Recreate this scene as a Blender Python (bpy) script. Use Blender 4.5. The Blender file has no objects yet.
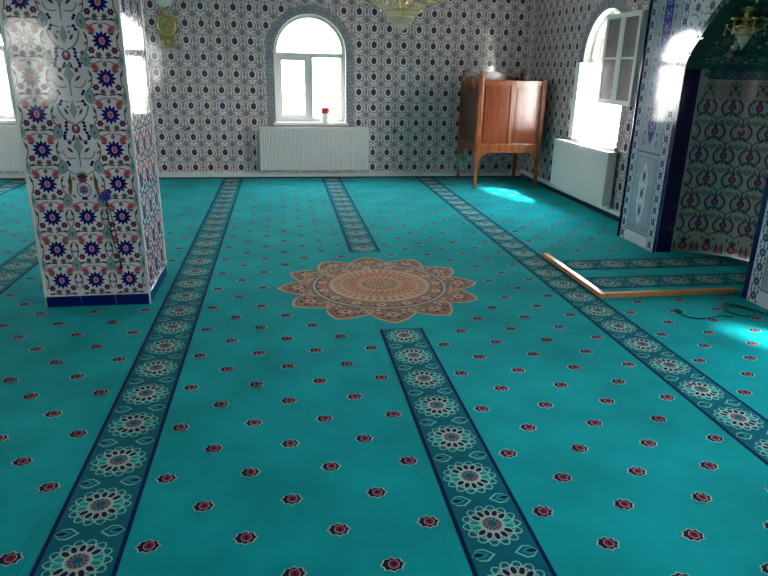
import bpy, bmesh, math, random
from mathutils import Vector, Matrix
random.seed(7)
PI = math.pi
SC = bpy.context.scene
COL = SC.collection
rad = math.radians

# ------------------------------------------------------------------ materials
def lin(c):
    c = c / 255.0
    return c / 12.92 if c <= 0.04045 else ((c + 0.055) / 1.055) ** 2.4
def rgb(r, g, b): return (lin(r), lin(g), lin(b), 1.0)
MATS = {}
def mat(name, col, rough=0.5, metal=0.0, var=0.08, scale=6.0, bump=0.0, bscale=40.0, coat=0.0,
        spec=0.5, trans=0.0, sheen=0.0, stretch=(1, 1, 1)):
    if name in MATS: return MATS[name]
    m = bpy.data.materials.new(name); m.use_nodes = True
    nt = m.node_tree; n = nt.nodes; l = nt.links
    p = n['Principled BSDF']
    p.inputs['Roughness'].default_value = rough
    p.inputs['Metallic'].default_value = metal
    p.inputs['Specular IOR Level'].default_value = spec
    p.inputs['Coat Weight'].default_value = coat
    p.inputs['Coat Roughness'].default_value = 0.08
    p.inputs['Transmission Weight'].default_value = trans
    if sheen:
        p.inputs['Sheen Weight'].default_value = sheen
        p.inputs['Sheen Roughness'].default_value = 0.5
    tc = n.new('ShaderNodeTexCoord')
    mp = n.new('ShaderNodeMapping'); mp.inputs['Scale'].default_value = stretch
    l.new(tc.outputs['Object'], mp.inputs['Vector'])
    nz = n.new('ShaderNodeTexNoise'); nz.inputs['Scale'].default_value = scale
    nz.inputs['Detail'].default_value = 4.0
    l.new(mp.outputs['Vector'], nz.inputs['Vector'])
    rp = n.new('ShaderNodeMapRange')
    rp.inputs['From Min'].default_value = 0.3; rp.inputs['From Max'].default_value = 0.7
    rp.inputs['To Min'].default_value = 1.0 - var; rp.inputs['To Max'].default_value = 1.0 + var
    l.new(nz.outputs['Fac'], rp.inputs['Value'])
    mx = n.new('ShaderNodeVectorMath'); mx.operation = 'SCALE'
    mx.inputs[0].default_value = col[:3]
    l.new(rp.outputs['Result'], mx.inputs['Scale'])
    l.new(mx.outputs['Vector'], p.inputs['Base Color'])
    if bump:
        b2 = n.new('ShaderNodeTexNoise'); b2.inputs['Scale'].default_value = bscale
        b2.inputs['Detail'].default_value = 2.0
        l.new(mp.outputs['Vector'], b2.inputs['Vector'])
        bp = n.new('ShaderNodeBump'); bp.inputs['Strength'].default_value = bump
        bp.inputs['Distance'].default_value = 0.01
        l.new(b2.outputs['Fac'], bp.inputs['Height'])
        l.new(bp.outputs['Normal'], p.inputs['Normal'])
    MATS[name] = m
    return m
def glaze(name, r, g, b, rough=0.08, spec=0.5, bump=0.012):
    return mat(name, rgb(r, g, b), rough=rough, var=0.10, scale=9, spec=spec, bump=bump, bscale=7)
def pile(name, r, g, b, var=0.10):
    return mat(name, rgb(r, g, b), rough=0.95, var=var, scale=2.8, spec=0.05, bump=0.35, bscale=420, sheen=0.03)

def glass_mat():
    m = bpy.data.materials.new('window glass'); m.use_nodes = True
    nt = m.node_tree; n = nt.nodes; l = nt.links
    for x in list(n):
        if x.type != 'OUTPUT_MATERIAL': n.remove(x)
    out = [x for x in n if x.type == 'OUTPUT_MATERIAL'][0]
    tr = n.new('ShaderNodeBsdfTransparent'); tr.inputs[0].default_value = (0.93, 0.96, 0.95, 1)
    gl = n.new('ShaderNodeBsdfGlossy'); gl.inputs['Roughness'].default_value = 0.02
    fr = n.new('ShaderNodeFresnel'); fr.inputs['IOR'].default_value = 1.5
    mx = n.new('ShaderNodeMixShader')
    l.new(fr.outputs[0], mx.inputs[0]); l.new(tr.outputs[0], mx.inputs[1]); l.new(gl.outputs[0], mx.inputs[2])
    l.new(mx.outputs[0], out.inputs['Surface'])
    return m
GLASS = glass_mat()

def wood_mat(name, dark, light, rough=0.22, scale=(14, 14, 1.6)):
    m = bpy.data.materials.new(name); m.use_nodes = True
    nt = m.node_tree; n = nt.nodes; l = nt.links
    p = n['Principled BSDF']; p.inputs['Roughness'].default_value = rough
    p.inputs['Coat Weight'].default_value = 0.35; p.inputs['Coat Roughness'].default_value = 0.12
    tc = n.new('ShaderNodeTexCoord'); mp = n.new('ShaderNodeMapping')
    mp.inputs['Scale'].default_value = scale
    l.new(tc.outputs['Object'], mp.inputs['Vector'])
    nz = n.new('ShaderNodeTexNoise'); nz.inputs['Scale'].default_value = 2.2
    nz.inputs['Detail'].default_value = 6; nz.inputs['Distortion'].default_value = 1.2
    l.new(mp.outputs['Vector'], nz.inputs['Vector'])
    cr = n.new('ShaderNodeValToRGB')
    cr.color_ramp.elements[0].position = 0.32; cr.color_ramp.elements[0].color = dark
    cr.color_ramp.elements[1].position = 0.68; cr.color_ramp.elements[1].color = light
    l.new(nz.outputs['Fac'], cr.inputs['Fac']); l.new(cr.outputs['Color'], p.inputs['Base Color'])
    return m

# wall tile colours
W_GROUND = glaze('wall tile ground', 162, 150, 152)
W_WHITE = glaze('wall tile white line', 236, 224, 228)
W_DARK = glaze('wall tile aubergine', 76, 62, 84)
W_DARK2 = glaze('wall tile aubergine heart', 84, 74, 96)
W_OLIVE = glaze('wall tile olive', 136, 132, 118)
W_GROUT = glaze('wall tile grout', 146, 144, 140, rough=0.4)
B_GROUND = glaze('window border slate', 134, 136, 144)
B_LIGHT = glaze('window border pale', 176, 178, 184)
# pillar tile colours
P_WHITE = glaze('pillar tile white', 222, 216, 222)
P_NAVY = glaze('pillar tile cobalt', 22, 26, 112)
P_NAVY2 = glaze('pillar base cobalt', 12, 18, 104)
P_RED = glaze('pillar tile coral', 198, 106, 104)
P_PINK = glaze('pillar tile rose', 170, 60, 104)
P_PLUM = glaze('pillar tile plum', 84, 40, 78)
P_TEAL = glaze('pillar tile turquoise', 142, 168, 170)
P_TEAL2 = glaze('pillar tile deep turquoise', 84, 126, 134)
P_GREEN = glaze('pillar tile leaf', 66, 84, 78)
P_GREY = glaze('pillar tile grey flower', 112, 108, 112)
P_ORANGE = glaze('pillar tile orange', 196, 96, 52)
P_MOSS = glaze('pillar tile moss', 72, 104, 44)
P_JOINT = glaze('pillar tile joint', 186, 188, 196, rough=0.4)
# niche tile colours
N_GROUND = glaze('niche tile ground', 168, 170, 166)
N_PLUM = glaze('niche tile plum', 88, 52, 86)
N_PURPLE = glaze('niche tile violet', 70, 60, 104)
N_GREEN = glaze('niche tile green', 96, 132, 112)
N_DGREEN = glaze('niche tile deep green', 40, 84, 78)
N_PINK = glaze('niche tile pink', 176, 96, 128)
N_BEIGE = glaze('niche tile beige', 160, 146, 142)
N_NAVY = glaze('niche edge navy', 22, 22, 74)
N_NAVY2 = glaze('niche edge navy joint', 44, 46, 100)
N_SKY = glaze('panel pale blue', 148, 162, 174)
N_BLUE = glaze('panel blue', 62, 84, 120)
N_TEAL = glaze('panel teal', 86, 122, 142)
N_COB = glaze('panel cobalt', 44, 44, 140)
N_WHITE = glaze('panel white', 198, 202, 212)
# carpet colours
C_TEAL = pile('carpet turquoise', 0, 157, 163, var=0.17)
C_LTEAL = pile('carpet seam turquoise', 16, 166, 172)
C_DTEAL = pile('carpet band deep teal', 0, 102, 120)
C_NAVY = pile('carpet navy', 2, 30, 78)
C_INK = pile('carpet dark plum', 22, 28, 56)
C_RED = pile('carpet crimson', 150, 34, 66)
C_WHITE = pile('carpet ivory', 190, 200, 192)
C_MINT = pile('carpet mint', 130, 206, 192)
C_BEIGE = pile('carpet sand', 214, 178, 150)
C_ROSE = pile('carpet dusty rose', 196, 132, 114)
C_SLATE = pile('carpet slate', 112, 118, 120)
C_MAUVE = pile('carpet mauve', 150, 122, 132)
C_TAUPE = pile('carpet taupe', 150, 126, 116)
C_BROWN = pile('carpet russet', 138, 84, 70)

M_WHITE = mat('white enamel', rgb(214, 218, 214), rough=0.28, var=0.02)
M_RAD = mat('radiator enamel', rgb(222, 216, 214), rough=0.35, var=0.02)
M_UPVC = mat('white window plastic', rgb(218, 220, 216), rough=0.3, var=0.02)
M_PLASTER = mat('white plaster', rgb(222, 220, 212), rough=0.85, var=0.03, bump=0.1, bscale=60)
M_CEIL = mat('ceiling paint', rgb(226, 224, 216), rough=0.9, var=0.03)
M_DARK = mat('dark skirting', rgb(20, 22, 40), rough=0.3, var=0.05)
M_BLACK = mat('black rubber', rgb(16, 18, 22), rough=0.5, var=0.05)
M_BRASS = mat('brass', rgb(232, 204, 120), rough=0.25, metal=1.0, var=0.06)
M_STEEL = mat('steel', rgb(180, 182, 184), rough=0.3, metal=1.0, var=0.04)
M_DIAL = mat('dial glass', rgb(150, 142, 96), rough=0.08, var=0.35, scale=22, coat=0.6)
M_OPAL = mat('opal glass', rgb(206, 216, 200), rough=0.15, var=0.03, coat=0.4)
M_CRYSTAL = mat('crystal', rgb(255, 236, 208), rough=0.06, var=0.02, trans=0.2, spec=1.0, coat=1.0)
M_AMBER = mat('amber crystal', rgb(226, 168, 84), rough=0.08, var=0.1, coat=1.0, spec=1.0)
M_CANDLE = mat('ivory candle tube', rgb(232, 222, 190), rough=0.4, var=0.02)
M_OBSC = mat('obscured cabinet glass', rgb(122, 112, 116), rough=0.32, var=0.18, scale=9, bump=0.15, bscale=30)
M_BLUE = mat('blue thread', rgb(40, 52, 150), rough=0.7, var=0.1)
M_BEAD = mat('dark bead', rgb(22, 28, 30), rough=0.25, var=0.1)
M_TINRED = mat('red lid', rgb(196, 52, 44), rough=0.35, var=0.05)
M_TINWHITE = mat('white tin', rgb(236, 232, 226), rough=0.4, var=0.02)
M_LEAF = mat('leaf', rgb(120, 150, 50), rough=0.5, var=0.3, scale=10)
M_BARK = mat('bark', rgb(86, 66, 48), rough=0.9, var=0.2)
M_YARD = mat('pale paving', rgb(150, 146, 136), rough=0.9, var=0.08, scale=2)
M_SCREED = mat('screed', rgb(120, 118, 112), rough=0.9, var=0.06)
W_PULPIT = wood_mat('varnished walnut', rgb(108, 54, 28), rgb(158, 88, 46))
W_PANEL = wood_mat('varnished red panel', rgb(100, 48, 28), rgb(134, 68, 40), rough=0.16)
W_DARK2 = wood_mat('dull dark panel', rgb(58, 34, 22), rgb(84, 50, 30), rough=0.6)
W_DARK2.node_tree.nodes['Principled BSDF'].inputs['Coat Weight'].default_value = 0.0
W_EDGE = wood_mat('light pine', rgb(182, 116, 62), rgb(206, 142, 84), rough=0.4, scale=(5, 5, 5))

# ------------------------------------------------------------------ builders
class MB:
    def __init__(s): s.v = []; s.f = []; s.m = []; s.mats = []; s.smooth = []
    def mi(s, m):
        if m not in s.mats: s.mats.append(m)
        return s.mats.index(m)
    def poly(s, pts, m, sm=False):
        b = len(s.v); s.v.extend([tuple(p) for p in pts]); s.f.append(tuple(range(b, b + len(pts))))
        s.m.append(s.mi(m)); s.smooth.append(sm)
    def mesh(s, verts, faces, m, sm=False):
        b = len(s.v); s.v.extend([tuple(p) for p in verts]); k = s.mi(m)
        for f in faces: s.f.append(tuple(i + b for i in f)); s.m.append(k); s.smooth.append(sm)
    def bm(s, bm_, m, sm=False, mtx=None):
        bm_.verts.ensure_lookup_table(); bm_.verts.index_update()
        vs = [(mtx @ v.co if mtx else v.co.copy()) for v in bm_.verts]
        s.mesh(vs, [[v.index for v in f.verts] for f in bm_.faces], m, sm); bm_.free()
    def box(s, x0, x1, y0, y1, z0, z1, m, bev=0.0, mtx=None):
        b = bmesh.new(); bmesh.ops.create_cube(b, size=1.0)
        for v in b.verts:
            v.co = Vector(((x0 + x1) / 2 + v.co.x * (x1 - x0), (y0 + y1) / 2 + v.co.y * (y1 - y0), (z0 + z1) / 2 + v.co.z * (z1 - z0)))
        if bev: bmesh.ops.bevel(b, geom=b.edges[:], offset=bev, segments=2, profile=0.6, affect='EDGES')
        s.bm(b, m, False, mtx)
    def lathe(s, prof, m, n=20, o=(0, 0, 0), sm=True, axis='z'):
        vs = []; fs = []
        for r, z in prof:
            for i in range(n):
                a = 2 * PI * i / n; p = (r * math.cos(a), r * math.sin(a), z)
                if axis == 'y': p = (p[0], -p[2], p[1])
                vs.append((p[0] + o[0], p[1] + o[1], p[2] + o[2]))
        for j in range(len(prof) - 1):
            for i in range(n):
                a = j * n + i; b = j * n + (i + 1) % n
                fs.append((a, b, b + n, a + n))
        fs.append(tuple(range(n - 1, -1, -1))); fs.append(tuple((len(prof) - 1) * n + i for i in range(n)))
        s.mesh(vs, fs, m, sm)
    def tube(s, pts, r, m, n=8, closed=False):
        pts = [Vector(p) for p in pts]; vs = []; fs = []; N = len(pts)
        up = Vector((0, 0, 1)); prev = None
        for i, p in enumerate(pts):
            if closed: t = pts[(i + 1) % N] - pts[i - 1]
            else: t = pts[min(i + 1, N - 1)] - pts[max(i - 1, 0)]
            t.normalize()
            a = prev if prev is not None else (up.cross(t) if abs(t.z) < 0.95 else Vector((1, 0, 0)).cross(t))
            a = (a - t * a.dot(t)).normalized(); prev = a; b = t.cross(a)
            rr = r[i] if isinstance(r, (list, tuple)) else r
            for k in range(n):
                c = 2 * PI * k / n; vs.append(p + a * (rr * math.cos(c)) + b * (rr * math.sin(c)))
        for i in range(N if closed else N - 1):
            j = (i + 1) % N
            for k in range(n):
                fs.append((i * n + k, i * n + (k + 1) % n, j * n + (k + 1) % n, j * n + k))
        if not closed:
            fs.append(tuple(range(n - 1, -1, -1))); fs.append(tuple((N - 1) * n + k for k in range(n)))
        s.mesh(vs, fs, m, True)
    def prism(s, outline, d, m, axis='y', o=0.0):
        """outline in the plane normal to axis, extruded from o to o+d"""
        def P(a, b, t): return (a, t, b) if axis == 'y' else ((t, a, b) if axis == 'x' else (a, b, t))
        n = len(outline)
        vs = [P(a, b, o) for a, b in outline] + [P(a, b, o + d) for a, b in outline]
        fs = [tuple(range(n)), tuple(range(2 * n - 1, n - 1, -1))] + [(i, (i + 1) % n, n + (i + 1) % n, n + i) for i in range(n)]
        s.mesh(vs, fs, m)
    def build(s, name, parent=None, loc=None, fix=False):
        me = bpy.data.meshes.new(name); me.from_pydata(s.v, [], s.f)
        for m in s.mats: me.materials.append(m)
        me.polygons.foreach_set('material_index', s.m)
        me.polygons.foreach_set('use_smooth', s.smooth)
        if fix:
            b = bmesh.new(); b.from_mesh(me); bmesh.ops.recalc_face_normals(b, faces=b.faces); b.to_mesh(me); b.free()
        me.update()
        o = bpy.data.objects.new(name, me); COL.objects.link(o)
        if loc:
            me.transform(Matrix.Translation(-Vector(loc))); o.location = loc
        if parent: par(o, parent)
        return o
def par(o, p):
    o.parent = p
    o.matrix_parent_inverse = Matrix.Translation(p.location).inverted()
def empty(name, loc):
    o = bpy.data.objects.new(name, None); COL.objects.link(o); o.location = loc; o.empty_display_size = 0.1
    return o
def tag(o, label, cat, group=None):
    o['label'] = label; o['category'] = cat
    if group: o['group'] = group
    return o
def struct(o): o['kind'] = 'structure'; return o

# ------------------------------------------------------------------ 2D pattern drawing on a surface
class Surf:
    def __init__(s, mb, fn, ox=0.0, oy=0.0, sc=1.0, clip=None, flip=1, h0=0.0):
        s.mb, s.fn, s.ox, s.oy, s.sc, s.clip, s.flip, s.h0 = mb, fn, ox, oy, sc, clip, flip, h0
    def at(s, ox, oy, sc=1.0, flip=1, rot=0.0):
        t = Surf(s.mb, s.fn, ox, oy, sc, s.clip, flip, s.h0); t.rot = rot; return t
    rot = 0.0
    def draw(s, pts, m, L=1):
        c, n = math.cos(s.rot), math.sin(s.rot)
        q = [(s.ox + s.sc * (x * s.flip * c - y * n), s.oy + s.sc * (x * s.flip * n + y * c)) for x, y in pts]
        if s.clip and any(s.clip(x, y) for x, y in q): return
        s.mb.poly([s.fn(x, y, s.h0 + L * 0.0006) for x, y in q], m)
    def ell(s, cx, cy, rx, ry, m, L=1, rot=0.0, n=10):
        c, d = math.cos(rot), math.sin(rot)
        s.draw([(cx + rx * math.cos(a) * c - ry * math.sin(a) * d, cy + rx * math.cos(a) * d + ry * math.sin(a) * c)
                for a in [2 * PI * i / n for i in range(n)]], m, L)
    def leaf(s, x, y, ln, wd, rot, m, L=1):
        """pointed leaf starting at x,y heading rot"""
        c, d = math.cos(rot), math.sin(rot)
        p = [(0, 0), (.28, .42), (.6, .45), (1, 0), (.6, -.45), (.28, -.42)]
        s.draw([(x + a * ln * c - b * wd * d, y + a * ln * d + b * wd * c) for a, b in p], m, L)
    def stroke(s, pts, w, m, L=1):
        for i in range(len(pts) - 1):
            x0, y0 = pts[i]; x1, y1 = pts[i + 1]; dx, dy = x1 - x0, y1 - y0; q = math.hypot(dx, dy) or 1
            nx, ny = -dy / q * w / 2, dx / q * w / 2; ex, ey = dx / q * w * .25, dy / q * w * .25
            s.draw([(x0 - ex + nx, y0 - ey + ny), (x0 - ex - nx, y0 - ey - ny), (x1 + ex - nx, y1 + ey - ny), (x1 + ex + nx, y1 + ey + ny)], m, L)
    def ring(s, cx, cy, rx, ry, w, m, L=1, n=14, a0=0.0, a1=2 * PI):
        P = [(a0 + (a1 - a0) * i / n) for i in range(n + 1)]
        for i in range(n):
            a, b = P[i], P[i + 1]
            s.draw([(cx + (rx - w) * math.cos(a), cy + (ry - w) * math.sin(a)), (cx + rx * math.cos(a), cy + ry * math.sin(a)),
                    (cx + rx * math.cos(b), cy + ry * math.sin(b)), (cx + (rx - w) * math.cos(b), cy + (ry - w) * math.sin(b))], m, L)
    def rosette(s, cx, cy, r0, r1, n, wd, m, L=1, ph=0.0):
        for i in range(n):
            a = ph + 2 * PI * i / n
            s.leaf(cx + r0 * math.cos(a), cy + r0 * math.sin(a), r1 - r0, wd, a, m, L)
def curve(p0, p1, p2, n=5):
    return [((1 - t) ** 2 * p0[0] + 2 * t * (1 - t) * p1[0] + t * t * p2[0], (1 - t) ** 2 * p0[1] + 2 * t * (1 - t) * p1[1] + t * t * p2[1])
            for t in [i / n for i in range(n + 1)]]

def wall_tile(S):
    # pomegranate in an ogee of white stems
    for f in (-1, 1):
        S.stroke(curve((0, -.098), (f * .120, -.06), (f * .070, .03), 5), .012, W_WHITE, 1)
        S.stroke(curve((f * .070, .03), (f * .03, .07), (0, .098), 3), .010, W_WHITE, 1)
        S.stroke(curve((f * .1, .05), (f * .06, .075), (f * .03, .098), 3), .008, W_WHITE, 1)
        S.ell(f * .060, -.064, .0085, .0085, W_DARK, 2, n=6)
        S.ell(f * .090, -.004, .006, .016, W_DARK2, 2, n=6)
        S.ell(f * .043, .068, .007, .011, W_DARK2, 2, n=6)
        S.leaf(f * .014, -.07, .035, .018, -PI / 2 + f * .7, W_WHITE, 2)
    S.ring(0, -.004, .053, .060, .014, W_WHITE, 2, n=12)
    S.ell(0, -.004, .034, .041, W_DARK, 3, n=12)
    S.ell(0, -.006, .010, .018, W_DARK2, 4, n=8)
    S.leaf(0, .03, .042, .012, PI / 2, W_DARK, 3)
    S.ell(.1, .1, .027, .034, W_OLIVE, 2, n=8)
def border_tile(S):
    S.stroke(curve((-.05, -.05), (.01, -.02), (0, .0), 3) + curve((0, 0), (-.01, .02), (.05, .05), 3), .008, B_LIGHT, 1)
    S.ell(-.022, .022, .012, .012, B_LIGHT, 2, n=7); S.ell(.022, -.022, .012, .012, B_LIGHT, 2, n=7)
    S.leaf(0, 0, .03, .012, PI * .75, W_OLIVE, 2); S.leaf(0, 0, .03, .012, -PI * .25, W_OLIVE, 2)

def pillar_tile(S):
    S.rosette(0, 0, .012, .058, 12, .020, P_NAVY, 2)
    S.ell(0, 0, .035, .035, P_NAVY, 3, n=12)
    S.ell(0, 0, .018, .022, P_PINK, 4, n=12)
    S.ring(0, 0, .014, .018, .003, P_WHITE, 5, n=10)
    S.ell(0, 0, .006, .009, P_RED, 5, n=6)
    S.leaf(0, .060, .036, .024, PI / 2, P_GREEN, 2); S.ell(0, .076, .013, .013, P_GREY, 3, n=8)
    for f in (-1, 1):
        S.leaf(f * .036, .036, .064, .040, PI / 2 - f * .66, P_RED, 3)
        S.leaf(f * .040, .043, .042, .010, PI / 2 - f * .66, P_PINK, 4)
        S.leaf(f * .040, .034, .034, .014, PI / 2 - f * 1.35, P_GREEN, 3)
        S.stroke(curve((f * .094, .045), (f * .064, .0), (f * .092, -.055), 5), .006, P_GREEN, 2)
        S.leaf(f * .078, .004, .040, .015, PI / 2 - f * .3, P_GREEN, 3); S.leaf(f * .074, -.006, .034, .014, -PI / 2 + f * 1.1, P_GREY, 3)
        S.rosette(f * .062, -.049, .0, .022, 6, .016, P_PLUM, 3)
        S.ell(f * .062, -.049, .005, .005, P_RED, 4, n=6)
        S.rosette(f * .026, -.074, .0, .020, 6, .015, P_GREY, 3)
        S.ell(f * .026, -.074, .006, .006, P_PLUM, 4, n=6)
        S.stroke(curve((f * .008, -.092), (f * .045, -.086), (f * .08, -.088), 3), .006, P_PLUM, 3)
        S.leaf(f * .05, -.082, .030, .015, -f * .4 + (PI if f < 0 else 0), P_GREEN, 3)
        S.stroke(curve((f * .012, .094), (f * .05, .088), (f * .088, .06), 4), .005, P_PLUM, 2)
def pillar_joint(S):
    # turquoise ogival bud on the corner where four tiles meet
    S.draw([(0, .048), (.016, .03), (.029, .004), (.022, -.022), (0, -.04), (-.022, -.022), (-.029, .004), (-.016, .03)], P_TEAL2, 2)
    S.draw([(0, .040), (.013, .025), (.024, .003), (.018, -.018), (0, -.033), (-.018, -.018), (-.024, .003), (-.013, .025)], P_TEAL, 3)
    S.rosette(0, 0, 0, .013, 5, .008, P_TEAL2, 4)
    S.ell(0, -.012, .004, .004, P_PLUM, 5, n=6)

def arabesque_tile(S):
    # .2 wide, .4 high, symmetric
    S.stroke([(0, -.2), (0, -.12)], .007, P_TEAL2, 2)
    S.draw([(0, -.02), (.012, -.05), (.03, -.085), (.012, -.11), (0, -.15), (-.012, -.11), (-.03, -.085), (-.012, -.05)], P_TEAL, 1)
    S.ell(0, .02, .024, .028, P_PLUM, 3); S.ell(0, .022, .015, .019, P_RED, 4); S.ell(0, .028, .007, .009, P_WHITE, 5, n=6)
    S.draw([(0, .19), (.014, .15), (.02, .12), (0, .08), (-.02, .12), (-.014, .15)], P_TEAL, 2)
    for f in (-1, 1):
        S.stroke(curve((0, -.03), (f * .05, -.08), (f * .085, -.01), 5), .005, P_GREEN, 2)
        S.stroke(curve((f * .01, .05), (f * .07, .07), (f * .085, .15), 5), .008, P_TEAL2, 2)
        S.stroke(curve((f * .085, .15), (f * .06, .19), (f * .02, .17), 4), .006, P_TEAL2, 2)
        S.stroke(curve((f * .02, -.15), (f * .08, -.17), (f * .09, -.11), 4), .006, P_TEAL2, 2)
        S.leaf(f * .008, -.01, .05, .014, -PI / 2 + f * .45, P_PLUM, 3)
        S.leaf(f * .03, -.12, .05, .016, PI / 2 - f * .8, P_PLUM, 3)
        S.leaf(f * .03, .10, .045, .016, PI / 2 - f * .5, P_GREEN, 3)
        for k, (x, y) in enumerate([(.048, .055), (.052, .036), (.050, .016), (.060, -.002), (.066, -.020), (.068, -.036)]):
            S.ell(f * x, y, .0105, .010, P_NAVY, 4, n=7)
        for (x, y) in [(.060, .178), (.068, .160), (.070, -.175), (.062, -.19)]: S.ell(f * x, y, .010, .010, P_NAVY, 4, n=7)
        S.ell(f * .088, .035, .010, .014, P_PLUM, 3, n=7); S.ell(f * .088, .035, .004, .006, P_RED, 4, n=6)
        S.rosette(f * .045, -.06, 0, .014, 6, .010, P_PLUM, 3); S.ell(f * .03, .145, .008, .008, P_PINK, 3, n=6)
def vase_tile(S):
    S.ell(0, -.035, .042, .048, P_NAVY, 2, n=14); S.ell(0, -.035, .037, .043, P_WHITE, 3, n=14)
    S.rosette(0, -.035, .006, .034, 10, .010, P_NAVY, 4); S.ell(0, -.035, .009, .01, P_PINK, 5, n=8)
    S.draw([(-.03, .03), (.03, .03), (.014, .008), (-.014, .008)], P_PINK, 4)
    S.draw([(-.02, -.095), (.02, -.095), (.012, -.08), (-.012, -.08)], P_NAVY, 3)
    for i in range(7): S.leaf(0, .03, .052 - .004 * abs(i - 3), .012, PI / 2 + (i - 3) * .38, P_GREEN, 3)
    for f in (-1, 1):
        S.leaf(f * .078, -.075, .15, .022, PI / 2 + f * .08, P_MOSS, 3)
        S.leaf(f * .078, -.072, .07, .018, PI / 2 - f * .05, P_ORANGE, 4)
        S.leaf(f * .082, .0, .04, .018, PI / 2 + f * .3, P_MOSS, 4)
        S.leaf(f * .045, .018, .03, .018, PI / 2 - f * .3, P_RED, 3)
        S.leaf(f * .05, -.085, .03, .012, PI / 2 - f * .6, P_GREEN, 3)
        S.stroke(curve((f * .012, .05), (f * .06, .06), (f * .09, .098), 4), .006, P_TEAL2, 2)

def niche_tile(S):
    for f in (-1, 1):
        S.stroke(curve((f * .045, .055), (f * .105, .0), (f * .055, -.055), 5), .017, N_PURPLE, 3)
        S.stroke(curve((f * .035, .050), (f * .070, .0), (f * .040, -.045), 5), .006, N_TEAL, 3)
        S.stroke(curve((f * .004, .03), (f * .020, .065), (f * .046, .095), 3), .010, N_PURPLE, 2)
        S.stroke(curve((0, -.035), (f * .05, -.065), (f * .1, -.1), 4), .018, N_GREEN, 1)
        S.stroke(curve((f * .1, .09), (f * .06, .08), (f * .05, .05), 3), .012, N_GREEN, 1)
        S.leaf(f * .012, -.04, .060, .026, -PI / 2 + f * .8, N_DGREEN, 2)
        S.leaf(f * .10, .045, .06, .024, PI / 2 + f * .5, N_GREEN, 2)
        S.leaf(f * .022, .05, .055, .022, PI / 2 - f * .9, N_GREEN, 2)
    S.leaf(0, .02, .090, .018, PI / 2, N_PURPLE, 3)
    S.ell(0, 0, .031, .032, N_PLUM, 4, n=12); S.ell(0, -.002, .014, .015, N_PINK, 5, n=8); S.ell(0, -.002, .007, .008, N_PLUM, 6, n=6)
    S.leaf(0, -.026, .055, .020, -PI / 2, N_PURPLE, 3)
def niche_vase(S):
    S.ell(0, -.03, .034, .036, N_PLUM, 3, n=12); S.ell(0, -.03, .022, .025, N_PINK, 4); S.ell(0, -.03, .009, .01, N_GROUND, 5, n=7)
    S.draw([(-.032, .012), (.032, .012), (.014, .0), (-.014, .0)], N_PLUM, 4)
    for i in range(7): S.leaf(0, .012, .05 - .004 * abs(i - 3), .012, PI / 2 + (i - 3) * .4, N_DGREEN, 3)
    for f in (-1, 1):
        S.leaf(f * .07, -.09, .12, .02, PI / 2 - f * .1, N_DGREEN, 2); S.leaf(f * .092, -.09, .1, .018, PI / 2, N_PINK, 3)
        S.ring(f * .042, -.03, .014, .02, .005, N_PURPLE, 3, n=8)
        S.leaf(f * .05, .03, .04, .016, PI / 2 + f * .2, N_PURPLE, 2)
def niche_arch(S):
    S.ring(0, -.02, .070, .095, .016, N_GREEN, 2, n=10, a0=-.1, a1=PI + .1)
    S.ell(0, -.01, .022, .028, N_PLUM, 3); S.leaf(0, .01, .060, .018, PI / 2, N_DGREEN, 3)
    for f in (-1, 1):
        S.leaf(f * .01, .0, .06, .022, PI / 2 - f * .7, N_DGREEN, 3); S.leaf(f * .05, -.1, .09, .026, PI / 2 + f * .15, N_DGREEN, 3)
        S.leaf(f * .02, -.09, .06, .026, PI / 2, N_GREEN, 2)
def conch_tile(S):
    S.rosette(0, 0, .006, .050, 6, .034, N_GREEN, 2, .3); S.ell(0, 0, .020, .020, N_PURPLE, 3, n=8); S.ell(0, 0, .008, .008, N_SKY, 4, n=6)
    S.stroke(curve((-.10, -.07), (-.02, -.04), (.03, -.095), 4), .012, N_GREEN, 1)
    S.leaf(.05, .04, .07, .036, .9, N_TEAL, 2); S.leaf(-.05, .05, .06, .030, 2.4, N_TEAL, 2); S.ell(.075, -.05, .018, .020, N_SKY, 2, n=7)
    S.ell(-.085, -.01, .014, .016, N_SKY, 2, n=7)
def panel_border(S):
    # .1 x .1 link of the mihrab border
    S.rosette(0, 0, .002, .038, 6, .030, N_BLUE, 2, PI / 6); S.ell(0, 0, .010, .010, N_SKY, 3, n=6)
    for f in (-1, 1):
        S.leaf(f * .034, .052, .032, .024, -PI / 2, N_TEAL, 2); S.leaf(f * .034, -.052, .032, .024, PI / 2, N_TEAL, 2)
    S.leaf(0, .030, .040, .020, PI / 2, N_TEAL, 2)
def cartouche(S, h=.6):
    # pointed oval garden cartouche in the panel field
    q = h / 2
    S.draw([(0, q), (.05, q * .72), (.075, q * .3), (.06, 0), (.075, -q * .3), (.05, -q * .72), (0, -q), (-.05, -q * .72), (-.075, -q * .3), (-.06, 0), (-.075, q * .3), (-.05, q * .72)], N_WHITE, 3)
    for y in (-.55, 0, .55):
        S.ell(0, y * q, .028, .038, N_BLUE, 4, n=10); S.ell(0, y * q, .014, .02, N_TEAL, 5, n=8)
        for f in (-1, 1):
            S.leaf(f * .012, y * q - .03, .045, .014, -PI / 2 + f * .5, N_TEAL, 4); S.leaf(f * .012, y * q + .03, .045, .014, PI / 2 - f * .5, N_PLUM, 4)
def lancet(S, h):
    # cobalt column with pointed foot, full of pale scrolls
    S.draw([(-.06, h), (-.06, .13), (-.03, .05), (0, 0), (.03, .05), (.06, .13), (.06, h)], N_COB, 3)
    y = .11; k = 0
    while y < h - .08:
        for f in (-1, 1):
            S.stroke(curve((f * .006, y), (f * .052, y + .02), (f * .02, y + .07), 4), .006, N_SKY, 4)
            S.leaf(f * .02, y + .05, .03, .012, PI / 2 - f * .8, N_SKY, 4)
        S.ell(0, y + .035, .010, .014, N_WHITE, 5, n=7); y += .1

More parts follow.
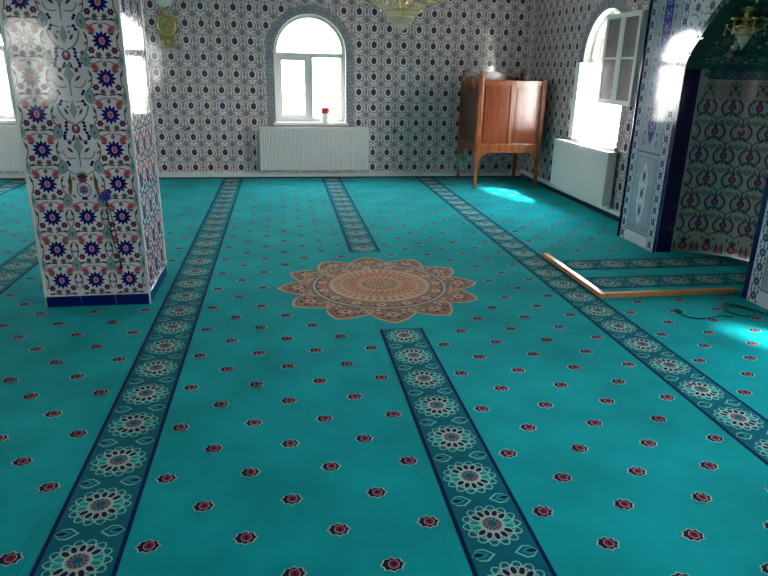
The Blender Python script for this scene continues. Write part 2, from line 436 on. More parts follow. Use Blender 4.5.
# ------------------------------------------------------------------ dimensions
XR, XL, YB, YF, ZC = 3.45, -5.6, 8.95, -3.2, 3.1
T = 0.25
NZS = 1.50
def plane_fn(kind):
    if kind == 'back': return lambda u, v, h: (u, YB - h, v)
    if kind == 'right': return lambda u, v, h: (XR - h, -u, v)
    if kind == 'left': return lambda u, v, h: (XL + h, u, v)
    if kind == 'front': return lambda u, v, h: (-u, YF + h, v)
WIN = dict(hw=0.47, z0=0.74, zs=1.63)
PROF = [(1, 0), (.99, .05), (.955, .10), (.90, .15), (.80, .22), (.68, .305), (.54, .39), (.40, .465), (.27, .53), (.14, .585), (.05, .62), (0, .64)]
def prof_x(t):
    k = min(int(t * 11), 10); f = t * 11 - k
    return PROF[k][0] * (1 - f) + PROF[k + 1][0] * f, PROF[k][1] * (1 - f) + PROF[k + 1][1] * f
def arch_pts(uc, hw, zs, n=20):
    if zs == NZS:
        P = [(uc - x * hw, zs + z * hw / .6) for x, z in PROF]
        return P + [(2 * uc - x, z) for x, z in P[-2::-1]]
    return [(uc - hw * math.cos(PI * i / n), zs + hw * math.sin(PI * i / n)) for i in range(n + 1)]
def wall_with(mb, fn, u0, u1, z0, z1, ops, m, thick=T, mrev=None, outer=True, mout=None):
    """ops: (uc, hw, sill, spring)"""
    for h, mm in ((0.0, m),) + (((-thick, mout or M_PLASTER),) if outer else ()):
        a = u0
        for (uc, hw, zb, zs) in sorted(ops):
            mb.poly([fn(a, z0, h), fn(uc - hw, z0, h), fn(uc - hw, z1, h), fn(a, z1, h)], mm)
            if zb > z0: mb.poly([fn(uc - hw, z0, h), fn(uc + hw, z0, h), fn(uc + hw, zb, h), fn(uc - hw, zb, h)], mm)
            P = arch_pts(uc, hw, zs)
            for p, q in zip(P, P[1:]): mb.poly([fn(p[0], p[1], h), fn(q[0], q[1], h), fn(q[0], z1, h), fn(p[0], z1, h)], mm)
            a = uc + hw
        mb.poly([fn(a, z0, h), fn(u1, z0, h), fn(u1, z1, h), fn(a, z1, h)], mm)
    for (uc, hw, zb, zs) in ops:
        P = [(uc - hw, zb)] + arch_pts(uc, hw, zs) + [(uc + hw, zb)]
        if zb > z0: P.append(P[0])
        for p, q in zip(P, P[1:]): mb.poly([fn(p[0], p[1], 0), fn(q[0], q[1], 0), fn(q[0], q[1], -thick), fn(p[0], p[1], -thick)], mrev or M_PLASTER)
def in_op(u, v, op, g=0.0):
    uc, hw, zb, zs = op
    if abs(u - uc) > hw + g or v < zb - g: return False
    if zs == NZS:
        return v < zs or any(abs(u - uc) < (hw + g) * x and v - zs < z * hw / .6 + g for x, z in PROF)
    return v < zs or math.hypot(u - uc, v - zs) < hw + g

def tile_wall(name, kind, u0, u1, ops, niche_ops=(), u_ph=0.05, z_ph=0.15, decor=True, skip=None):
    mb = MB(); fn = plane_fn(kind)
    wall_with(mb, fn, u0, u1, 0, ZC, list(ops) + list(niche_ops), W_GROUND)
    GB = 0.10
    clip = lambda x, y: any(in_op(x, y, o, GB - .004) for o in ops) or any(in_op(x, y, o) for o in niche_ops) or x < u0 or x > u1 or y > ZC or y < 0
    S = Surf(mb, fn, clip=clip)
    if decor:
        i0 = math.ceil((u0 - u_ph) / .2) - 1; i1 = int((u1 - u_ph) / .2) + 2
        for i in range(i0, i1):
            u = u_ph + .2 * i
            for k in range(0, 16):
                v = z_ph + .2 * k
                if skip and skip(u, v): continue
                wall_tile(S.at(u, v))
    # slate border round each window
    for o in ops:
        uc, hw, zb, zs = o
        B = Surf(mb, fn, h0=.003)
        P0 = [(uc - hw, zb)] + arch_pts(uc, hw, zs) + [(uc + hw, zb)]
        P1 = [(uc - hw - GB, zb)] + arch_pts(uc, hw + GB, zs) + [(uc + hw + GB, zb)]
        for i in range(len(P0) - 1): B.draw([P1[i], P1[i + 1], P0[i + 1], P0[i]], B_GROUND, 0)
        for f in (-1, 1):
            for k in range(int((zs - zb) / .1)): border_tile(B.at(uc + f * (hw + GB / 2), zb + .055 + .1 * k))
        nn = 17
        for k in range(nn):
            a = PI * (k + .5) / nn
            border_tile(B.at(uc - (hw + GB / 2) * math.cos(a), zs + (hw + GB / 2) * math.sin(a), .95, 1, PI / 2 - a))
    return struct(mb.build(name))

OB = (0.405, WIN['hw'], WIN['z0'], WIN['zs'])       # back windows
OB2 = (-3.78, WIN['hw'], WIN['z0'], WIN['zs'])
OR1 = (-6.84, .5, .72, 1.6)                          # right wall, u = -Y
OR2 = (-2.05, .5, .72, 1.6)
OR3 = (1.0, .5, .72, 1.6)
NICHE = (-4.32, .60, 0.0, NZS)
tile_wall('wall_back', 'back', XL, XR, [OB2, OB], skip=lambda u, v: u < -4.6)
tile_wall('wall_right', 'right', -YB, -YF, [OR1, OR2, OR3], [NICHE], skip=lambda u, v: u > -1.2 or (-5.3 < u < -3.4))
tile_wall('wall_left', 'left', YF, YB, [(6.9, .47, .74, 1.63)], decor=False)
tile_wall('wall_front', 'front', -XR, -XL, [(3.9, .47, .74, 1.63)], decor=False)

mb = MB(); mb.box(XL - T, XR + T, YF - T, YB + T, -.15, -.012, M_SCREED); struct(mb.build('floor'))
mb = MB(); mb.box(XL - T, XR + T, YF - T, YB + T, ZC, ZC + .12, M_CEIL); struct(mb.build('ceiling'))

# ------------------------------------------------------------------ windows
def window(name, kind, op, sashes, wd=0.12):
    """frame ring, transom, mullion, lower sashes ('closed', 'thin', ('open', angle))"""
    fn0 = plane_fn(kind); uc, hw, zb, zs = op
    F = lambda u, v, d: fn0(u, v, -d)            # d = depth into the wall
    root = MB()
    def bar(mb, u0, u1, v0, v1, d0, d1, m=M_UPVC):
        vs = [F(u, v, d) for d in (d0, d1) for u, v in ((u0, v0), (u1, v0), (u1, v1), (u0, v1))]
        mb.mesh(vs, [(0, 1, 2, 3), (7, 6, 5, 4), (0, 4, 5, 1), (1, 5, 6, 2), (2, 6, 7, 3), (3, 7, 4, 0)], m)
    fw = .045
    P0 = [(uc - hw, zb)] + arch_pts(uc, hw, zs) + [(uc + hw, zb)]
    P1 = [(uc - hw + fw, zb + fw)] + arch_pts(uc, hw - fw, zs) + [(uc + hw - fw, zb + fw)]
    n = len(P0)
    for i in range(n):
        j = (i + 1) % n
        a, b, c, d = P0[i], P0[j], P1[j], P1[i]
        root.poly([F(*a, wd), F(*b, wd), F(*c, wd), F(*d, wd)], M_UPVC)
        root.poly([F(*a, wd + .06), F(*b, wd + .06), F(*c, wd + .06), F(*d, wd + .06)], M_UPVC)
        root.poly([F(*d, wd), F(*c, wd), F(*c, wd + .06), F(*d, wd + .06)], M_UPVC)
    r = root.build('window_frame')
    o = empty(name, F(uc, zb, wd)); struct(o); par(r, o)
    mb = MB(); bar(mb, uc - hw + fw - .002, uc + hw - fw + .002, zs - .045, zs, wd - .004, wd + .056); mb.build('transom', o)
    if all(s != 'gone' for s in sashes):
        mb = MB(); bar(mb, uc - .02, uc + .02, zb + fw - .002, zs - .043, wd - .002, wd + .054); mb.build('mullion', o)
    mb = MB(); mb.poly([F(u, v, wd + .03) for u, v in arch_pts(uc, hw - fw, zs - .01)], GLASS); mb.build('arched_pane', o)
    # sill board
    mb = MB(); bar(mb, uc - hw - .03, uc + hw + .03, zb - .03, zb + .004, -.035, wd); mb.build('window_sill', o)
    for side, s in zip((-1, 1), sashes):
        if s == 'gone': continue
        ua, ub = (uc - hw + fw, uc - .02) if side < 0 else (uc + .02, uc + hw - fw)
        va, vb = zb + fw, zs - .045
        if isinstance(s, tuple):
            ua, ub = (uc - hw + fw, uc) if side < 0 else (uc, uc + hw - fw)
        t = .055 if s == 'closed' else (.030 if s != 'thin' else .016)
        mb = MB(); pb = MB(); hb = MB()
        bar(mb, ua, ub, va, va + t, wd - .015, wd + .035); bar(mb, ua, ub, vb - t, vb, wd - .015, wd + .035)
        bar(mb, ua, ua + t, va + t, vb - t, wd - .015, wd + .035); bar(mb, ub - t, ub, va + t, vb - t, wd - .015, wd + .035)
        pb.poly([F(ua + t, va + t, wd + .01), F(ub - t, va + t, wd + .01), F(ub - t, vb - t, wd + .01), F(ua + t, vb - t, wd + .01)], GLASS)
        hu = ub - t / 2 if side < 0 else ua + t / 2
        bar(hb, hu - .012, hu + .012, (va + vb) / 2 - .06, (va + vb) / 2 + .03, wd - .04, wd - .015)
        if isinstance(s, tuple):
            hinge = Vector(F(ua if side < 0 else ub, va, wd - .015)); hinge.z = 0
            M = Matrix.Translation(hinge) @ Matrix.Rotation(s[1], 4, 'Z') @ Matrix.Translation(-hinge)
            for q in (mb, pb, hb): q.v = [tuple(M @ Vector(v)) for v in q.v]
        so = mb.build('sash', o); pn = pb.build('pane'); pn.parent = so; pn.matrix_parent_inverse = so.matrix_world.inverted()
        if s != 'thin':
            h = hb.build('window_handle'); h.parent = so
    return o
window('window_1', 'back', OB2, ('closed', 'thin'))
window('window_2', 'back', OB, ('closed', 'thin'))
# right wall window: far sash swung into the room, near half open
window('window_3', 'right', OR1, (('open', -rad(45)), 'gone'), wd=.08)
window('window_4', 'right', OR2, ('closed', 'closed'))
window('window_5', 'right', OR3, ('closed', 'closed'))
for i, (kind, u) in enumerate([('left', 6.9), ('front', 3.9)]):
    window('window_%d' % (6 + i), kind, (u, .47, .74, 1.63), ('closed', 'closed'))

# portals: daylight sampling at the real openings
def portal(loc, rot, w, h):
    L = bpy.data.lights.new('daylight_portal', 'AREA'); L.shape = 'RECTANGLE'; L.size = w; L.size_y = h
    L.cycles.is_portal = True
    o = bpy.data.objects.new('daylight_portal', L); COL.objects.link(o); o.location = loc; o.rotation_euler = rot
for u in (-3.78, .405): portal((u, YB + T + .01, 1.42), (rad(-90), 0, 0), .94, 1.36)
for y in (6.84, 2.05, -1.0): portal((XR + T + .01, y, 1.41), (0, rad(90), 0), 1.38, 1.0)
for y in (6.9,): portal((XL - T - .01, y, 1.42), (0, rad(-90), 0), 1.36, .94)
for x in (-3.9,): portal((x, YF - T - .01, 1.42), (rad(90), 0, 0), .94, 1.36)

# ------------------------------------------------------------------ skirting and pipes
mb = MB()
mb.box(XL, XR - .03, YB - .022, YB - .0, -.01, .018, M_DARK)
mb.box(XL, XR - .03, YB - .03, YB - .0, .018, .062, M_WHITE, .004)
struct(mb.build('baseboard_back'))
mb = MB()
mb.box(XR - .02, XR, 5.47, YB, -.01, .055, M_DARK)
mb.box(XR - .034, XR, 5.47, YB, .055, .10, M_WHITE, .004)
struct(mb.build('baseboard_right'))
mb = MB(); mb.tube([(XL + .05, YB - .05, .085), (XR - .05, YB - .05, .085)], .009, M_WHITE)
struct(mb.build('heating_pipe_1'))  # heating pipe running along the foot of the back wall

# ------------------------------------------------------------------ carpet
CX0, CXW = 0.66, 1.325
CZ = lambda x, y, h: (x, y, h)
YS0, YS1 = -3.2, YB - .03
def med(S):
    # scalloped rosette of the border bands, radius about .1
    for i in range(14):
        a = 2 * PI * i / 14; S.ell(.080 * math.cos(a), .080 * math.sin(a), .023, .019, C_MINT, 2, a, n=9)
    for i in range(14):
        a = 2 * PI * i / 14; S.ell(.082 * math.cos(a), .082 * math.sin(a), .0165, .013, C_DTEAL, 3, a, n=8)
    S.ell(0, 0, .079, .079, C_MINT, 4, n=20); S.ell(0, 0, .074, .074, C_TEAL, 5, n=20)
    for i in range(14):
        a = 2 * PI * (i + .5) / 14; dk = abs(math.sin(a)) > .42
        S.ell(.058 * math.cos(a), .058 * math.sin(a), .022, .0135, C_WHITE if dk else C_MINT, 6, a, n=10)
        S.ell(.058 * math.cos(a), .058 * math.sin(a), .0165, .0095, C_INK if dk else C_TEAL, 7, a, n=9)
    S.ell(0, 0, .044, .044, C_WHITE, 8, n=18); S.ell(0, 0, .038, .038, C_MINT, 9, n=18)
    S.ell(0, 0, .033, .033, C_MAUVE, 10, n=16)
    S.rosette(0, 0, .018, .034, 12, .006, C_INK, 11)
    S.ell(0, 0, .017, .017, C_DTEAL, 12, n=12)
def leafpair(S):
    for f in (-1, 1):
        R0 = PI if f > 0 else 0
        S.leaf(f * .110, 0, .078, .062, R0, C_MINT, 2)
        S.leaf(f * .107, 0, .068, .050, R0, C_DTEAL, 3); S.leaf(f * .107, 0, .052, .032, R0, C_TEAL, 4)
        S.leaf(f * .108, 0, .042, .018, R0, C_INK, 5)
def motif(S):
    S.draw([(-.041, .0), (-.031, .012), (-.029, .023), (-.011, .025), (0, .035), (.011, .025), (.029, .023), (.031, .012), (.041, 0), (.031, -.012), (.029, -.023), (.011, -.025), (0, -.035), (-.011, -.025), (-.029, -.023), (-.031, -.012)], C_WHITE, 1)
    S.draw([(-.036, 0), (-.027, .010), (-.024, .022), (-.011, .022), (0, .030), (.010, .021), (.024, .022), (.027, .010), (.036, 0), (.027, -.010), (.024, -.022), (.011, -.022), (0, -.030), (-.010, -.021), (-.024, -.022), (-.027, -.010)], C_INK, 2)
    S.ell(.003, 0, .0185, .0195, C_WHITE, 3, n=10); S.ell(.003, 0, .0165, .0175, C_RED, 4, n=10); S.ell(.003, 0, .006, .010, C_INK, 5, n=6)
SX, SY, SR = 0.655, 4.25, 0.715
carpet = empty('carpet', (0, 3, 0))
tag(carpet, 'turquoise wall to wall prayer carpet covering the whole floor', 'carpet')
mb = MB()
mb.box(XL + .005, XR - .005, YF + .005, YS1, -.012, 0, C_TEAL)
S = Surf(mb, CZ, h0=.0006)
cols = []
for s in range(-5, 3):
    c = CX0 + CXW * s
    for k in range(7): cols.append((c + .204 + .1525 * k, k))
for x, k in cols:
    if x < XL + .1 or x > XR - .07: continue
    for j in range(-28, 42):
        if (j + k) % 2: continue
        y = 1.755 + .18 * j
        if y > YS1 - .08 or y < YF + .1: continue
        if math.hypot(x - SX, y - SY) < SR + .05: continue
        if 2.10 < x and 3.78 < y < 4.95: continue
        if 3.08 < x and 3.15 < y < 5.5: continue
        if -1.52 < x < -.82 and 3.98 < y < 4.74: continue
        motif(S.at(x, y))
for s in range(-4, 2):     # seams between the woven strips
    x = CX0 + CXW * s - .165
    for dx in (0, .012): S.draw([(x + dx, YF + .02), (x + dx + .004, YF + .02), (x + dx + .004, YS1), (x + dx, YS1)], C_LTEAL, 1)
mb.build('carpet_field', carpet)
def band(x, y0, y1, mb=None):
    own = mb is None
    mb = mb or MB(); S = Surf(mb, CZ, h0=.0012)
    S.draw([(x - .128, y0), (x + .128, y0), (x + .128, y1), (x - .128, y1)], C_NAVY, 0)
    S.draw([(x - .113, y0), (x + .113, y0), (x + .113, y1), (x - .113, y1)], C_DTEAL, 1)
    n0 = math.ceil((y0 + .04 - 1.71) / .271); n1 = int(math.floor((y1 - .04 - 1.71) / .271))
    for n in range(n0, n1 + 1):
        y = 1.71 + .271 * n
        if y - .1 > y0 and y + .1 < y1: med(S.at(x, y))
        if y + .135 + .03 < y1: leafpair(S.at(x, y + .1355))
    o = mb.build('patterned_band', carpet); return o
for s in range(-4, 2):
    x = CX0 + CXW * s + .005
    if s == 0: band(x, YS0 + .01, 3.45); band(x, 5.12, YS1)
    else: band(x, YS0 + .01, YS1)
# central star medallion
mb = MB(); S = Surf(mb, CZ, h0=.0012).at(SX, SY)
def star(r1, r0, m, L, lobes=True):
    pts = []
    for i in range(12):
        a = PI * i / 6
        for t, rr in ((-.235, r0), (-.19, r0 + (r1 - r0) * .35), (-.12, r0 + (r1 - r0) * .66), (-.04, r0 + (r1 - r0) * .9), (0, r1), (.04, r0 + (r1 - r0) * .9), (.12, r0 + (r1 - r0) * .66), (.19, r0 + (r1 - r0) * .35)):
            pts.append((rr * math.cos(a + t), rr * math.sin(a + t)))
    S.draw(pts, m, L)
star(SR, .575, C_BEIGE, 1); star(SR - .022, .555, C_BROWN, 2); star(SR - .030, .547, C_TAUPE, 3)
for i in range(12):
    for j in range(26):
        a = PI * i / 6 + random.uniform(-.24, .24); rr = random.uniform(.48, .56 + .1 * (1 - abs(a - PI * i / 6) / .24))
        S.leaf(rr * math.cos(a), rr * math.sin(a), .030, .014, random.uniform(0, 6.3), random.choice((C_INK, C_SLATE, C_BROWN, C_BEIGE, C_ROSE)), 4)
    a = PI * i / 6
    q = S.at(SX + .575 * math.cos(a), SY + .575 * math.sin(a), 1, 1, a - PI / 2)
    q.rosette(0, 0, .006, .045, 7, .024, C_BEIGE, 5); q.ell(0, 0, .016, .016, C_BROWN, 6)
    for f in (-1, 1):
        q.leaf(f * .045, -.03, .07, .022, PI / 2 + f * .1, C_ROSE, 5); q.leaf(f * .085, -.05, .06, .022, PI / 2 + f * .35, C_BEIGE, 5)
        q.ell(f * .03, .052, .012, .012, C_INK, 5, n=7); q.leaf(f * .012, .05, .045, .014, PI / 2 - f * .1, C_ROSE, 5)
        q.ell(f * .07, .0, .012, .010, C_INK, 6, n=7)
    q = S.at(SX + .50 * math.cos(a + PI / 12), SY + .50 * math.sin(a + PI / 12), 1, 1, a + PI / 12 - PI / 2)
    q.ell(0, .03, .03, .038, C_BEIGE, 5); q.ell(0, .03, .018, .024, C_ROSE, 6); q.ell(-.05, 0, .016, .016, C_BEIGE, 5, n=8); q.ell(.05, 0, .016, .016, C_BEIGE, 5, n=8)
def R(r, m, L, n=48): S.ell(0, 0, r, r, m, L, n=n)
R(.468, C_WHITE, 7); R(.455, C_BROWN, 8); R(.447, C_TAUPE, 9)
for i in range(30):
    a = 2 * PI * i / 30
    S.ell(.405 * math.cos(a), .405 * math.sin(a), .034, .036, C_ROSE if i % 2 else C_BEIGE, 10, a, n=9)
    S.ell(.405 * math.cos(a), .405 * math.sin(a), .010, .012, C_BROWN, 11, a, n=7)
    S.ell(.435 * math.cos(a + .1), .435 * math.sin(a + .1), .008, .01, C_INK, 10, a, n=6)
R(.362, C_ROSE, 12); R(.352, C_WHITE, 13); R(.340, C_BEIGE, 14)
S.rosette(0, 0, .265, .335, 36, .026, C_BROWN, 15); S.rosette(0, 0, .27, .330, 36, .018, C_ROSE, 16)
R(.272, C_BEIGE, 17); R(.262, C_ROSE, 18)
S.rosette(0, 0, .18, .258, 30, .036, C_BEIGE, 19); S.rosette(0, 0, .19, .240, 30, .016, C_BROWN, 20)
R(.195, C_ROSE, 21); S.rosette(0, 0, .11, .19, 24, .026, C_BEIGE, 22, .1); R(.118, C_TAUPE, 23); S.rosette(0, 0, .03, .113, 16, .03, C_BEIGE, 24); S.rosette(0, 0, .04, .095, 16, .012, C_BROWN, 25)
R(.04, C_ROSE, 26, 20)
mb.build('star_medallion', carpet)['label'] = 'sandy twelve-pointed star medallion woven in the carpet'

# ------------------------------------------------------------------ pillar
PX0, PX1, PY0, PY1 = -1.485, -.862, 4.03, 4.68
pil = empty('tiled_pillar', (-1.17, 4.35, 0)); tag(pil, 'square pillar clad in white floral tiles with cobalt base', 'pillar')
mb = MB(); mb.box(PX0 + .003, PX1 - .003, PY0 + .003, PY1 - .003, 0, ZC, P_WHITE)
faces = [(lambda u, v, h: (PX0 + .012 + u, PY0 - h + .003, v), PX1 - PX0 - .024, 'front'),
         (lambda u, v, h: (PX1 - .003 + h, PY0 + .012 + u, v), PY1 - PY0 - .024, 'side'),
         (lambda u, v, h: (PX1 - .012 - u, PY1 - .003 + h, v), PX1 - PX0 - .024, 'rear'),
         (lambda u, v, h: (PX0 + .003 - h, PY1 - .012 - u, v), PY1 - PY0 - .024, 'left')]
for fn, w, which in faces:
    tw = w / 3
    S = Surf(mb, fn, clip=lambda x, y, w=w: x < -.001 or x > w + .001 or y > ZC or y < .07)
    for k in range(15):
        z = .072 + .2 * (k + .5)
        for i in range(3):
            u = tw * (i + .5)
            if i == 1 and k >= 3 and which in ('front', 'rear'):
                if k == 3: vase_tile(S.at(u, z))
                elif k % 2 == 0: arabesque_tile(S.at(u, z + .1, .98))
            else: pillar_tile(S.at(u, z, tw / .2))
        S.draw([(0, z + .0993), (w, z + .0993), (w, z + .1007), (0, z + .1007)], P_JOINT, 1)
        for i in (0, 1, 2, 3):
            x = tw * i
            if i in (1, 2): pillar_joint(S.at(x, z + .1 * 0 + .1))
            else:
                f = 1 if i == 0 else -1
                S.draw([(x, z + .148), (x + f * .016, z + .13), (x + f * .027, z + .104), (x + f * .02, z + .078), (x, z + .06)], P_TEAL, 3)
                S.draw([(x, z + .118), (x + f * .01, z + .11), (x + f * .01, z + .096), (x, z + .09)], P_TEAL2, 4)
        for i in (1, 2): S.draw([(tw * i - .0007, z - .1), (tw * i + .0007, z - .1), (tw * i + .0007, z + .1), (tw * i - .0007, z + .1)], P_JOINT, 1)
mb.build('tile_cladding', pil)
mb = MB()
for i in range(3):
    for (ax, b0, b1, c0) in (('f', PX0, PX1, PY0), ('r', PX0, PX1, PY1), ('s', PY0, PY1, PX1), ('l', PY0, PY1, PX0)):
        a = b0 + (b1 - b0) * i / 3 + .0015; b = b0 + (b1 - b0) * (i + 1) / 3 - .0015
        if ax == 'f': mb.box(a, b, c0 - .004, c0 + .003, .001, .07, P_NAVY2, .0012)
        if ax == 'r': mb.box(a, b, c0 - .003, c0 + .004, .001, .07, P_NAVY2, .0012)
        if ax == 's': mb.box(c0 - .003, c0 + .004, a, b, .001, .07, P_NAVY2, .0012)
        if ax == 'l': mb.box(c0 - .004, c0 + .003, a, b, .001, .07, P_NAVY2, .0012)
mb.build('base_tiles', pil)
for x, y in ((PX0, PY0), (PX1, PY0), (PX1, PY1), (PX0, PY1)):
    mb = MB(); sx = 1 if x == PX0 else -1; sy = 1 if y == PY0 else -1
    xa, xb = sorted((x - sx * .004, x + sx * .010)); ya, yb = sorted((y - sy * .004, y + sy * .010))
    mb.box(xa, xb, ya, yb, .0, ZC, M_WHITE, .003); mb.build('corner_trim', pil)
# beads hanging on the pillar
bx, by = -1.04, PY0 - .014
beads = empty('bead_string', (bx, by, .66)); tag(beads, 'long thin string of dark beads hanging on the front of the tiled pillar', 'prayer beads')
mb = MB()
def bez(t, s): return (bx - .012 + .040 * t + s * .012 * math.sin(PI * t), by, .685 - .40 * t)
for s in (-1, 1):
    for i in range(34):
        t = i / 33; p = bez(t, s)
        b = bmesh.new(); bmesh.ops.create_icosphere(b, subdivisions=1, radius=.0058)
        mb.bm(b, M_BEAD, True, Matrix.Translation(p))
o = mb.build('bead_strand', beads); o['kind'] = 'stuff'
mb = MB()
for i in range(8):
    a = 2 * PI * i / 8; b = bmesh.new(); bmesh.ops.create_icosphere(b, subdivisions=2, radius=.014)
    mb.bm(b, M_BLUE, True, Matrix.Translation((bx - .012 + .018 * math.cos(a), by - .002, .70 + .018 * math.sin(a))))
mb.build('blue_rosette', beads)
mb = MB(); mb.tube([(bx + .028, by, .29), (bx + .029, by, .265), (bx + .031, by, .245)], [.004, .008, .009], M_BEAD); mb.build('tassel', beads)
mb = MB(); mb.tube([(bx - .012, PY0 + .01, .715), (bx - .012, by - .02, .718)], .003, M_STEEL); mb.build('nail', beads)

# ------------------------------------------------------------------ mihrab
XM, ND, NR, NYC = 3.14, 3.28, .55, 4.32
mi = empty('prayer_niche', (3.3, NYC, 0)); tag(mi, 'tiled prayer niche with arched recess, navy edging and pale blue side panels', 'mihrab')
mb = MB(); fnm = lambda u, v, h: (XM - h, -u, v)
wall_with(mb, fnm, -5.50, -3.19, 0, 3.02, [(-NYC, NR, 0.0, NZS)], N_WHITE, outer=False, thick=ND - XM, mrev=N_DGREEN)
# sides and top of the projecting body
for y in (5.50, 3.19): mb.poly([(XM, y, 0), (XR, y, 0), (XR, y, 3.02), (XM, y, 3.02)], N_NAVY)
mb.poly([(XM, 3.19, 3.02), (XR, 3.19, 3.02), (XR, 5.50, 3.02), (XM, 5.50, 3.02)], N_NAVY)
S = Surf(mb, fnm, clip=lambda x, y: in_op(x, y, (-NYC, NR + .005, 0, NZS)) or y > 3.02)
nv = .05
# navy strips beside the opening, and joints
for f in (-1, 1):
    a, b = sorted((-NYC + f * (NR + .001), -NYC + f * (NR + nv)))
    S2 = Surf(mb, fnm)
    S2.draw([(a, 0), (b, 0), (b, NZS), (a, NZS)], N_NAVY, 2)
P0 = arch_pts(-NYC, NR + .001, NZS); P1 = arch_pts(-NYC, NR + nv, NZS)
for i in range(len(P0) - 1): Surf(mb, fnm).draw([P1[i], P1[i + 1], P0[i + 1], P0[i]], N_DGREEN, 2)
for u0, u1 in ((-5.50, -NYC - NR - nv), (-NYC + NR + nv, -3.19)):
    w = u1 - u0
    for a in (u0 + .012, u1 - .012 - .088):
        S.draw([(a + .004, 0), (a + .084, 0), (a + .084, 3.02), (a + .004, 3.02)], N_WHITE, 1)
        for k in range(30): panel_border(S.at(a + .044, .05 + .1 * k, .95))
    f0, f1 = u0 + .105, u1 - .105; c = (f0 + f1) / 2
    S.draw([(f0, .10), (f1, .10), (f1, 3.02), (f0, 3.02)], N_TEAL, 1)
    S.draw([(f0 + .010, .11), (f1 - .010, .11), (f1 - .010, .80), (f0 + .010, .80)], N_SKY, 2)
    S.draw([(f0 + .034, .14), (f1 - .034, .14), (f1 - .034, .77), (f0 + .034, .77)], N_TEAL, 3)
    S.draw([(f0 + .039, .145), (f1 - .039, .145), (f1 - .039, .765), (f0 + .039, .765)], N_SKY, 4)
    cc = Surf(mb, fnm, h0=.0024).at(c, .455, .92); cc.h0 = .0024; cartouche(cc, .60)
    S.draw([(f0 + .010, .82), (f1 - .010, .82), (f1 - .010, 3.0), (f0 + .010, 3.0)], N_SKY, 2)
    q = S.at(c, .88); lancet(q, 2.1)
    for k in range(10):
        for f in (-1, 1):
            S.leaf(c + f * .09, .86 + .2 * k, .08, .03, PI / 2 - f * .25, N_TEAL, 3); S.ell(c + f * .095, .97 + .2 * k, .014, .018, N_BLUE, 3, n=8)
    for k in range(16): S.draw([(u0, .2 * k - .001), (u1, .2 * k - .001), (u1, .2 * k + .001), (u0, .2 * k + .001)], N_WHITE, 8)
# spandrels over the arch
for i in range(7):
    for k in range(8):
        u = -NYC + (i - 3) * .17; v = 1.60 + .17 * k
        conch_tile(S.at(u, v, .8))
mb.build('front_face', mi)
# dark rounded strip at far edge
mb = MB(); mb.tube([(XM, 5.50, 0), (XM, 5.50, 3.02)], .016, N_NAVY, 12); mb.build('edge_strip', mi)
mb = MB(); mb.tube([(XM, 3.19, 0), (XM, 3.19, 3.02)], .016, N_NAVY, 12); mb.build('edge_strip', mi)
# recess lining
mb = MB()
def nf(u, v, h):        # u = arc length from left(far) jamb
    a = PI / 2 - u / NR; r = NR - h
    return (ND + r * math.cos(a), NYC + r * math.sin(a), v)
LEN = PI * NR; seg = 32
for i in range(seg):
    a, b = LEN * i / seg, LEN * (i + 1) / seg
    mb.poly([nf(a, 0, 0), nf(b, 0, 0), nf(b, NZS, 0), nf(a, NZS, 0)], N_GROUND, True)
def cf(u, v, h):        # conch: u azimuth arc, v elevation arc
    a = PI / 2 - u / NR; px, pz = prof_x(max(0, min(1, v))); r = (NR - h) * px
    return (ND + r * math.cos(a), NYC + r * math.sin(a), NZS + (pz - h * .5) * NR / .6)
for j in range(11):
    for i in range(seg):
        a, b = LEN * i / seg, LEN * (i + 1) / seg; c, d = j / 11, (j + 1) / 11
        mb.poly([cf(a, c, 0), cf(b, c, 0), cf(b, d, 0), cf(a, d, 0)], N_DGREEN, True)
S = Surf(mb, nf, h0=.0012, clip=lambda x, y: x < 0.002 or x > LEN - .002 or y < 0)
wN = LEN / 9
for i in range(10):
    if i < 9: niche_vase(S.at(wN * (i + .5), .10, wN / .2))
for k in range(6):
    for i in range(10):
        u = wN * (i + (.5 if k % 2 else 0.0)); niche_tile(S.at(u, .27 + .19 * k, wN / .2))
for i in range(28):
    a, b = LEN * i / 28, LEN * (i + 1) / 28
    S.draw([(a + .0, 1.28), (b - .0, 1.28), (b, 1.43), (a, 1.43)], N_BEIGE, 7)
    S.draw([(a + .0, 1.43), (b - .0, 1.43), (b, 1.50), (a, 1.50)], N_TEAL if False else N_DGREEN, 7)
    S.draw([(a, 1.492), (b, 1.492), (b, 1.50), (a, 1.50)], N_NAVY, 8); S.draw([(a, 1.428), (b, 1.428), (b, 1.434), (a, 1.434)], N_NAVY, 8)
q = Surf(mb, nf, h0=.006, clip=S.clip)
for i in range(9): niche_arch(q.at(wN * (i + .5), 1.365, .72))
for i in range(18): panel_border(q.at(wN * (i + .5) / 2, 1.463, .6))
q = Surf(mb, cf, h0=.002)
for j in range(4):
    v = .16 + .2 * j; px = prof_x(v)[0]; n = max(2, int(11 * px))
    for i in range(n):
        ql = Surf(mb, (lambda u0, v0, px: lambda u, w, h: cf(u0 + (u - u0) / max(px, .2), v0 + (w - v0) * 1.15, h))(LEN * (i + .5) / n, v, px), h0=.003)
        conch_tile(ql.at(LEN * (i + .5) / n, v, .8))
mb.build('recess_lining', mi)
for y in (NYC + NR, NYC - NR):
    mb = MB()
    for k in range(8):
        f = 1 if y > NYC else -1
        a, b = sorted((y - f * .001, y - f * .003))
        mb.box(XM + .002, ND - .002, a, b, .2 * k + .002, min(.2 * k + .198, NZS), N_NAVY, .0)
    mb.build('navy_jamb_tiles', mi)

